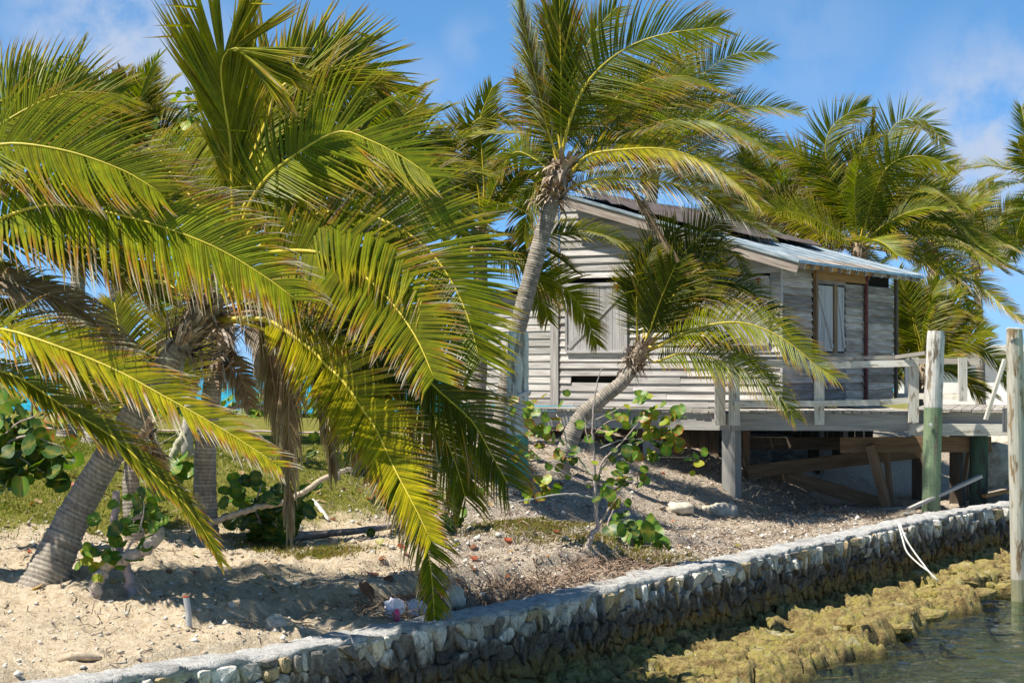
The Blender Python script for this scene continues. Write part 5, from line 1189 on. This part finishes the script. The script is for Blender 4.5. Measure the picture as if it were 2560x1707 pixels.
# background hedge shrubs along the far shore and a tall one behind the leaves
for k, (px, py, Y, w, lab) in enumerate(((620, 1035, 47, 1.1, 'low round-leaved hedge shrub by the turquoise sea at centre left'), (80, 985, 44, 1.5, 'tall shore shrub before the sea at the left edge'), (290, 1015, 46, .9, 'shore shrub between the two grey trunks and the lawn'), (760, 1020, 46, 1.2, 'shore shrub behind the hanging dead fronds'), (430, 1030, 48, .8, 'small shore shrub left of the upright trunk beside the sea'))):
    X = (px-1280)/F*Y; g_ = V((X, Y, gz1(X, Y))); c = at(px, py, Y)
    shrub(lab, g_, [([g_, g_.lerp(c, .7)], .04, .02)], [], seed=40+k, fol=[(c, (w, .8, .45 if k != 1 else .9), 230, .17, 'gggdyr')], bcol=BB)
Y8 = 27.5; X8 = (470-1280)/F*Y8; g8 = V((X8, Y8, gz1(X8, Y8)))
shrub('tall sea grape tree whose sparse leafy top shows against the sky', g8, [([g8]+bp(Y8, (480,800), (470,560), (478,420), (470,330), (472,260)), .09, .012), (bp(Y8, (475,460), (510,400), (530,360)), .03, .01), (bp(Y8, (475,420), (440,380), (420,350)), .03, .01)], [], seed=46, name='sea_grape_tree', cat='tree',
    fol=[(at(475,260,Y8), (.16,.2,.2), 22, .13, 'gyr'), (at(480,340,Y8), (.3,.4,.35), 60, .13, 'gyg'), (at(520,390,Y8), (.35,.4,.3), 70, .13, 'gyg'), (at(440,390,Y8), (.4,.4,.35), 60, .13, 'gyg'), (at(480,480,Y8), (.6,.5,.5), 110, .14, 'gdg'), (at(860,380,Y8+1), (.5,.4,.3), 40, .12, 'dg')])

# broken slabs lying in the shelf
rsl = random.Random(52)
for k in range(70):
    s_ = rsl.uniform(s_of_px(1050), s_of_px(2600)); e_ = rsl.uniform(.15, 1.35); X_, Y_, a_, b_ = wall_at(s_); c = V((float(X_+b_*e_), float(Y_-a_*e_), .16+.06*rsl.random()-.10*max(0, e_-.9)))
    rr_ = rsl.uniform(.10, .30); mb = MB(); vs = []; fs = []; nn = 10; an0 = rsl.uniform(0, 6)
    oo = [(math.cos(2*math.pi*q/nn)*rr_*rsl.uniform(.65, 1.25), math.sin(2*math.pi*q/nn)*rr_*.62*rsl.uniform(.65, 1.25)) for q in range(nn)]; th = rsl.uniform(.03, .075); tl = V((rsl.uniform(-.22, .22), rsl.uniform(-.22, .22), 0))
    for (sc_, z_) in ((.92, -1.6), (1.04, -.1), (.97, .65), (.70, 1.0)):
        for (u_, v_) in oo:
            j_ = rsl.uniform(.94, 1.06); uu, vv_ = u_*sc_*j_, v_*sc_*j_; p_ = V((uu*math.cos(an0)-vv_*math.sin(an0), uu*math.sin(an0)+vv_*math.cos(an0), 0)); vs.append(c+p_+UZ*(z_*th+p_.dot(tl)+rsl.uniform(-.008, .008)))
    vs.append(c+UZ*th*1.05)
    for i in range(3):
        for q in range(nn): fs.append((i*nn+q, i*nn+(q+1) % nn, (i+1)*nn+(q+1) % nn, (i+1)*nn+q))
    for q in range(nn): fs.append((3*nn+q, 3*nn+(q+1) % nn, 4*nn))
    mb.add(vs, fs); mb.build('slab', M['ledge'], shelf)

# ------------------------------------------------------------------ things on the bank
def blob(name, c, rad, m, seed, label, cat, amp=.35, n=10, parent=None, flat=False):
    r = random.Random(seed); mb = MB(); vs = []; fs = []; mm = n*2
    for i in range(n+1):
        th = math.pi*i/n
        for j in range(mm):
            ph = 2*math.pi*j/mm; d = V((math.sin(th)*math.cos(ph), math.sin(th)*math.sin(ph), math.cos(th)))
            q = 1 + amp*mnoise.fractal(d*1.6+V((seed*3.1, 0, 0)), 1.0, 2.1, 4)
            vs.append(V(c)+V((d.x*rad[0]*q, d.y*rad[1]*q, d.z*rad[2]*q)))
    for i in range(n):
        for j in range(mm): fs.append((i*mm+j, (i+1)*mm+j, (i+1)*mm+(j+1) % mm, i*mm+(j+1) % mm))
    mb.add(vs, fs); o = mb.build(name, m, parent, not flat)
    if parent is None: tag(o, label, cat)
    return o
for k, (px, py, rad, lab) in enumerate(((1800, 1290, (.30,.22,.16), 'largest pale boulder on the slope left of the deck corner post'), (1700, 1278, (.22,.16,.10), 'rounded pale stone just left of the largest boulder'), (1135, 1512, (.11,.10,.11), 'knobbly pale rock in the hollow behind the wall'),
        (390, 1492, (.06,.05,.045), 'small pale rock beside the arching stump'), (885, 1490, (.04,.04,.035), 'small stone above the brown husk'), (690, 1570, (.09,.06,.08), 'eroded sandy lump left of the plastic bags'), (1392, 1450, (.08,.07,.06), 'pale rock on the litter just behind the wall coping'))):
    g_ = ghit(px, py); blob('rock', g_+V((0, 0, rad[2]*.35)), rad, M['rock'], 60+k, lab, 'rock')
for k, (px, py, Y, rad, lab) in enumerate(((2490, 1165, 37.5, (.45,.4,.42), 'big grey boulder behind the right piling under the deck end'), (2530, 1115, 41, (.6,.5,.45), 'pale boulder on the bank beyond the deck end'))):
    blob('boulder', at(px, py, Y), rad, M['rock'], 80+k, lab, 'rock')
for k, (px, py, rad, lab) in enumerate(((2290, 1455, (.42,.30,.16), 'long ochre slab of reef rock near the hose end'), (2440, 1440, (.50,.34,.20), 'rounded algae covered reef rock left of the tall piling'), (2200, 1500, (.34,.26,.14), 'dark cracked reef rock under the hose'), (1640, 1640, (.22,.20,.10), 'flat topped reef rock at the wall foot'))):
    d = V(((px-1280)/F, 1, (HZ-py)/F)); t = (.14-CAM)/d.z; c = V((0,0,CAM))+d*t
    blob('reef_rock', c, rad, M['ledge'], 90+k, lab, 'rock', .5, 14)
g_ = ghit(474, 1568); mb = MB(); mb.tube([g_-UZ*.1, g_+UZ*.12+V((-.01,0,0)), at(465, 1491, g_.y)], [.026]*3, 14); root = mb.build('pipe_stub', M['pvc']); tag(root, 'short grey pipe standing upright in the sand', 'pipe')
mb = MB(); mb.tube([at(465, 1492, g_.y), at(465, 1489, g_.y)], [.0275, .0275], 14); mb.build('rusty_rim', M['rust'], root)
# plastic bags, husk, log, rope line
g_ = ghit(985, 1545); o = blob('plastic_bag', g_+UZ*.07, (.075,.06,.085), M['bag'], 70, 'crumpled white plastic bag with a pink tag behind the wall', 'bag', .7, 9, flat=True)
o2 = blob('tag', g_+V((.03, -.08, .01)), (.025,.015,.055), M['pink'], 71, '', '', .7, 6); o2.parent = o
g_ = ghit(1035, 1540); blob('plastic_bag', g_+UZ*.05, (.09,.06,.075), M['bag'], 72, 'flatter clear plastic bag right of the white one', 'bag', .8, 9, flat=True)
g_ = ghit(930, 1515); mb = MB(); vs = []; fs = []
for i in range(9):
    t = i/8; w = .065*math.sin(math.pi*(.15+.8*(1-t)))
    c = g_ + V((-.09*t, -.02+.08*t, .02+.17*t))
    for j in range(5): a = (j-2)/2; vs.append(c + V((a*w, abs(a)*w*.5-.02, .02*abs(a))))
for i in range(8):
    for j in range(4): q = i*5+j; fs.append((q, q+1, q+6, q+5))
mb.add(vs, fs); tag(mb.build('palm_husk', M['brownleaf'], None, True), 'pointed brown palm husk leaning on the sandy bank', 'husk')
mb = MB(); P = [ghit(px, py+3)+UZ*.05 for px, py in ((690,1352), (740,1349), (820,1342), (900,1334), (990,1322), (1040,1318))]; P = catmull(P, 24)
mb.tube(P, [.048-.014*i/23 for i in range(24)], 9, col=(.30,.25,.22), seed=5, rough=.08); tag(mb.build('fallen_branch', M['bark'], None, True), 'long fallen branch lying on the sand at centre left', 'branch')
mb = MB(); P = catmull([ghit(782, 1255)+UZ*.03, ghit(800, 1282)+UZ*.05, ghit(822, 1308)+UZ*.02], 10); mb.tube(P, [.014, .022, .028, .03, .03, .03, .028, .025, .02, .012], 8, col=(.55,.52,.48)); tag(mb.build('driftwood_stick', M['bark'], None, True), 'short pale driftwood stick below the crooked branch', 'branch')
mb = MB(); P = catmull([ghit(145, 1655)+UZ*.01, ghit(190, 1650)+UZ*.02, ghit(255, 1650)+UZ*.01], 10); mb.tube(P, [.01,.03,.035,.035,.034,.034,.034,.03,.02,.01], 8, col=(.50,.40,.28)); tag(mb.build('driftwood_log', M['bark'], None, True), 'stubby sand coloured wood piece at the lower left', 'branch')
mb = MB(); P = []
for px in range(60, 1000, 30): Y = 35.5; X = (px-1280)/F*Y; P.append(V((X, Y, gz1(X, Y)+.05)))
mb.tube(P, [.016]*len(P), 6); tag(mb.build('lawn_rope', M['pinkrope'] if 'pinkrope' in M else M['rope'], None, True), 'thin pale rope line stretched low across the lawn', 'rope')

# ------------------------------------------------------------------ litter, chips and grass (uncountable)
nr = np.random.RandomState(7)
def scatter(n, s_a, s_b, d_a, d_b, pw=1.0):
    s_ = nr.uniform(s_a, s_b, n); d_ = d_a + (d_b-d_a)*nr.rand(n)**pw; x_, y_, tx_, ty_ = wall_at(s_); return x_-ty_*d_, y_+tx_*d_
def soup(name, verts, faces, cols, m, label, cat):
    me_ = bpy.data.meshes.new(name); nv = len(verts); nf = len(faces); me_.vertices.add(nv); me_.vertices.foreach_set('co', verts.astype(np.float32).ravel())
    k_ = faces.shape[1]; me_.loops.add(nf*k_); me_.loops.foreach_set('vertex_index', faces.astype(np.int32).ravel()); me_.polygons.add(nf); me_.polygons.foreach_set('loop_start', (np.arange(nf)*k_).astype(np.int32)); me_.polygons.foreach_set('loop_total', np.full(nf, k_, np.int32))
    me_.update(calc_edges=True); ca = me_.color_attributes.new('Col', 'FLOAT_COLOR', 'POINT'); ca.data.foreach_set('color', np.concatenate([cols, np.ones((nv, 1))], 1).astype(np.float32).ravel()); me_.materials.append(m); me_.validate()
    return tag(link(bpy.data.objects.new(name, me_)), label, cat, None, 'stuff')
# chips
sA, sB = s_of_px(-60), s_of_px(2620)
gx, gy = scatter(30000, sA, sB, .35, 9.5, 1.25); gr0, de0 = zone(gx, gy); keep = nr.rand(len(gx)) < (.22 + .78*de0)*(1-.8*gr0); gx, gy = gx[keep], gy[keep]; n_ = len(gx)
oc = np.array([(1,0,0), (-1,0,0), (0,1,0), (0,-1,0), (0,0,1), (0,0,-1)], float); of = np.array([(0,2,4), (2,1,4), (1,3,4), (3,0,4), (2,0,5), (1,2,5), (3,1,5), (0,3,5)])
sz = np.clip(np.exp(nr.normal(-4.35, .5, n_)), .006, .06); big = nr.rand(n_) < .02; sz[big] *= 2
vv = oc[None]*(sz[:,None,None]*nr.uniform(.6, 1.4, (n_,6,1))); vv[:,:,2] *= .7; an = nr.uniform(0, 6.28, n_); ca_, sa_ = np.cos(an)[:,None], np.sin(an)[:,None]
vx = vv[:,:,0]*ca_-vv[:,:,1]*sa_; vy = vv[:,:,0]*sa_+vv[:,:,1]*ca_; gzz = gz(gx, gy)
vv = np.stack([vx+gx[:,None], vy+gy[:,None], vv[:,:,2]+(gzz+sz*.3)[:,None]], -1)
t = nr.rand(n_, 1); cc = np.where(t < .55, (.68,.65,.57), np.where(t < .8, (.52,.44,.33), (.34,.28,.22)))*nr.uniform(.75, 1.1, (n_, 1))
soup('limestone_chips', vv.reshape(-1, 3), (of[None]+np.arange(n_)[:,None,None]*6).reshape(-1, 3), np.repeat(cc, 6, 0), M['gravel'], 'pale limestone chips strewn over the sandy bank', 'gravel')
# dry needles, twigs and roots
gx, gy = scatter(34000, s_of_px(350), sB, .3, 9.5, 1.2); gr0, de0 = zone(gx, gy); keep = nr.rand(len(gx)) < (.10 + .9*de0)*(1-.7*gr0); gx, gy = gx[keep], gy[keep]; n_ = len(gx)
def twigs(gx, gy, ln, wd, tilt, cols, name, label, cat, m, lift=.0):
    n_ = len(gx); an = nr.uniform(0, 6.28, n_); g0 = gz(gx, gy)+lift; dx = np.cos(an)*ln; dy = np.sin(an)*ln; g1 = gz(gx+dx, gy+dy)+tilt+lift
    px_, py_ = -np.sin(an)*wd, np.cos(an)*wd; mx, my = gx+dx*.5+nr.normal(0, .12, n_)*ln, gy+dy*.5+nr.normal(0, .12, n_)*ln; gm = (g0+g1)/2+.25*ln*nr.rand(n_)
    v = np.stack([np.stack([gx-px_, gy-py_, g0], -1), np.stack([gx+px_, gy+py_, g0+wd], -1), np.stack([mx+px_, my+py_, gm+wd], -1), np.stack([mx-px_, my-py_, gm], -1), np.stack([gx+dx+px_*.4, gy+dy+py_*.4, g1+wd*.5], -1), np.stack([gx+dx-px_*.4, gy+dy-py_*.4, g1], -1)], 1)
    f = np.array([(0,1,2,3), (3,2,4,5)]); soup(name, v.reshape(-1, 3), (f[None]+np.arange(n_)[:,None,None]*6).reshape(-1, 4), np.repeat(cols, 6, 0), m, label, cat)
t = nr.rand(n_, 1); cc = np.where(t < .45, (.27,.20,.14), np.where(t < .8, (.42,.34,.26), (.13,.09,.065)))*nr.uniform(.7, 1.15, (n_, 1))
twigs(gx, gy, np.clip(np.exp(nr.normal(-2.3, .5, n_)), .03, .5), nr.uniform(.002, .006, n_), nr.uniform(0, .05, n_), cc, 'dry_twigs', 'dry brown twigs and needles littering the bank', 'litter', M['twig'], .006)
# roots and dead grass at the eroded hollow
gx, gy = scatter(1500, S1100-.3, S1400+3.5, .42, .95); n_ = len(gx); cc = np.repeat(np.array([(.24,.17,.12)]), n_, 0)*nr.uniform(.5, 1.5, (n_, 1))
twigs(gx, gy, nr.uniform(.06, .3, n_), nr.uniform(.003, .007, n_), nr.uniform(-.05, .15, n_), cc, 'exposed_roots', 'tangled brown roots at the eroded hollow behind the wall', 'roots', M['twig'], .02)
# grass
def blades(n, xy, h, cols, name, label):
    gx, gy = xy; n_ = len(gx); g0 = gz(gx, gy); an = nr.uniform(0, 6.28, n_); w = nr.uniform(.004, .010, n_); hh = nr.uniform(.5, 1.2, n_)*h
    v = np.stack([np.stack([gx-np.cos(an)*w, gy-np.sin(an)*w, g0-.01], -1), np.stack([gx+np.cos(an)*w, gy+np.sin(an)*w, g0-.01], -1), np.stack([gx+nr.normal(.25, .45, n_)*hh, gy+nr.normal(0, .45, n_)*hh, g0+hh], -1)], 1)
    soup(name, v.reshape(-1, 3), np.arange(n_*3).reshape(-1, 3), np.repeat(cols, 3, 0), M['blade'], label, 'grass')
gx, gy = scatter(420000, sA-6, s_of_px(2300), 3.6, 24, 1.1); gr0, _ = zone(gx, gy); px_ = 1280+gx/gy*F; keep = (nr.rand(len(gx)) < gr0**1.5) & (px_ > -40) & (px_ < 1250); gx, gy = gx[keep], gy[keep]; n_ = len(gx)
t = nr.rand(n_, 1); cc = np.where(t < .6, (.14,.17,.02), np.where(t < .85, (.30,.27,.06), (.40,.33,.13)))*nr.uniform(.7, 1.2, (n_, 1))
blades(n_, (gx, gy), .045, cc, 'lawn_grass', 'short yellow-green lawn grass behind the palm trunks')
def patch(px, py, n, sx, sy):
    c = ghit(px, py); return c.x+nr.normal(0, sx, n), c.y+nr.normal(0, sy, n)
pp_ = [patch(1360, 1300, 9000, .42, .8), patch(1450, 1340, 3000, .25, .4), patch(800, 1385, 3500, .3, .35), patch(1250, 1320, 2500, .3, .5), patch(1610, 1400, 2500, .3, .4), patch(660, 1370, 1500, .2, .3)]
gx = np.concatenate([p[0] for p in pp_]); gy = np.concatenate([p[1] for p in pp_]); n_ = len(gx); t = nr.rand(n_, 1)
cc = np.where(t < .45, (.16,.17,.025), np.where(t < .8, (.30,.23,.07), (.24,.15,.06)))*nr.uniform(.7, 1.2, (n_, 1)); blades(n_, (gx, gy), .05, cc, 'bank_grass', 'patches of mossy brown-green grass on the bank below the sapling')
# fallen sea grape leaves
mb = MB(); r = random.Random(77)
for k in range(150):
    px = r.choice([r.uniform(0, 500), r.uniform(600, 1300), r.uniform(1100, 1950)]); py = r.uniform(1180, 1480)
    g_ = ghit(px, py)
    if sdist(np.array([g_.x]), np.array([g_.y]))[1][0] < .5: continue
    s_ = r.uniform(.02, .055); q = rot_to(V((r.gauss(0, .4), r.gauss(-.2, .4), 1)), r.uniform(0, 6)).to_matrix(); c = r.choice([(.40,.10,.05), (.34,.16,.07), (.45,.30,.16), (.25,.10,.05), (.30,.26,.05)])
    me_ = LEAFM['g'][0]; mb.add([g_+UZ*.015 + q @ (v.co*s_) for v in me_.vertices], [tuple(f.vertices) for f in me_.polygons], None, [c]*len(me_.vertices))
tag(mb.build('fallen_leaves', M['grape'], None, True), 'scattered red-brown fallen leaves on the bank', 'leaves', None, 'stuff')
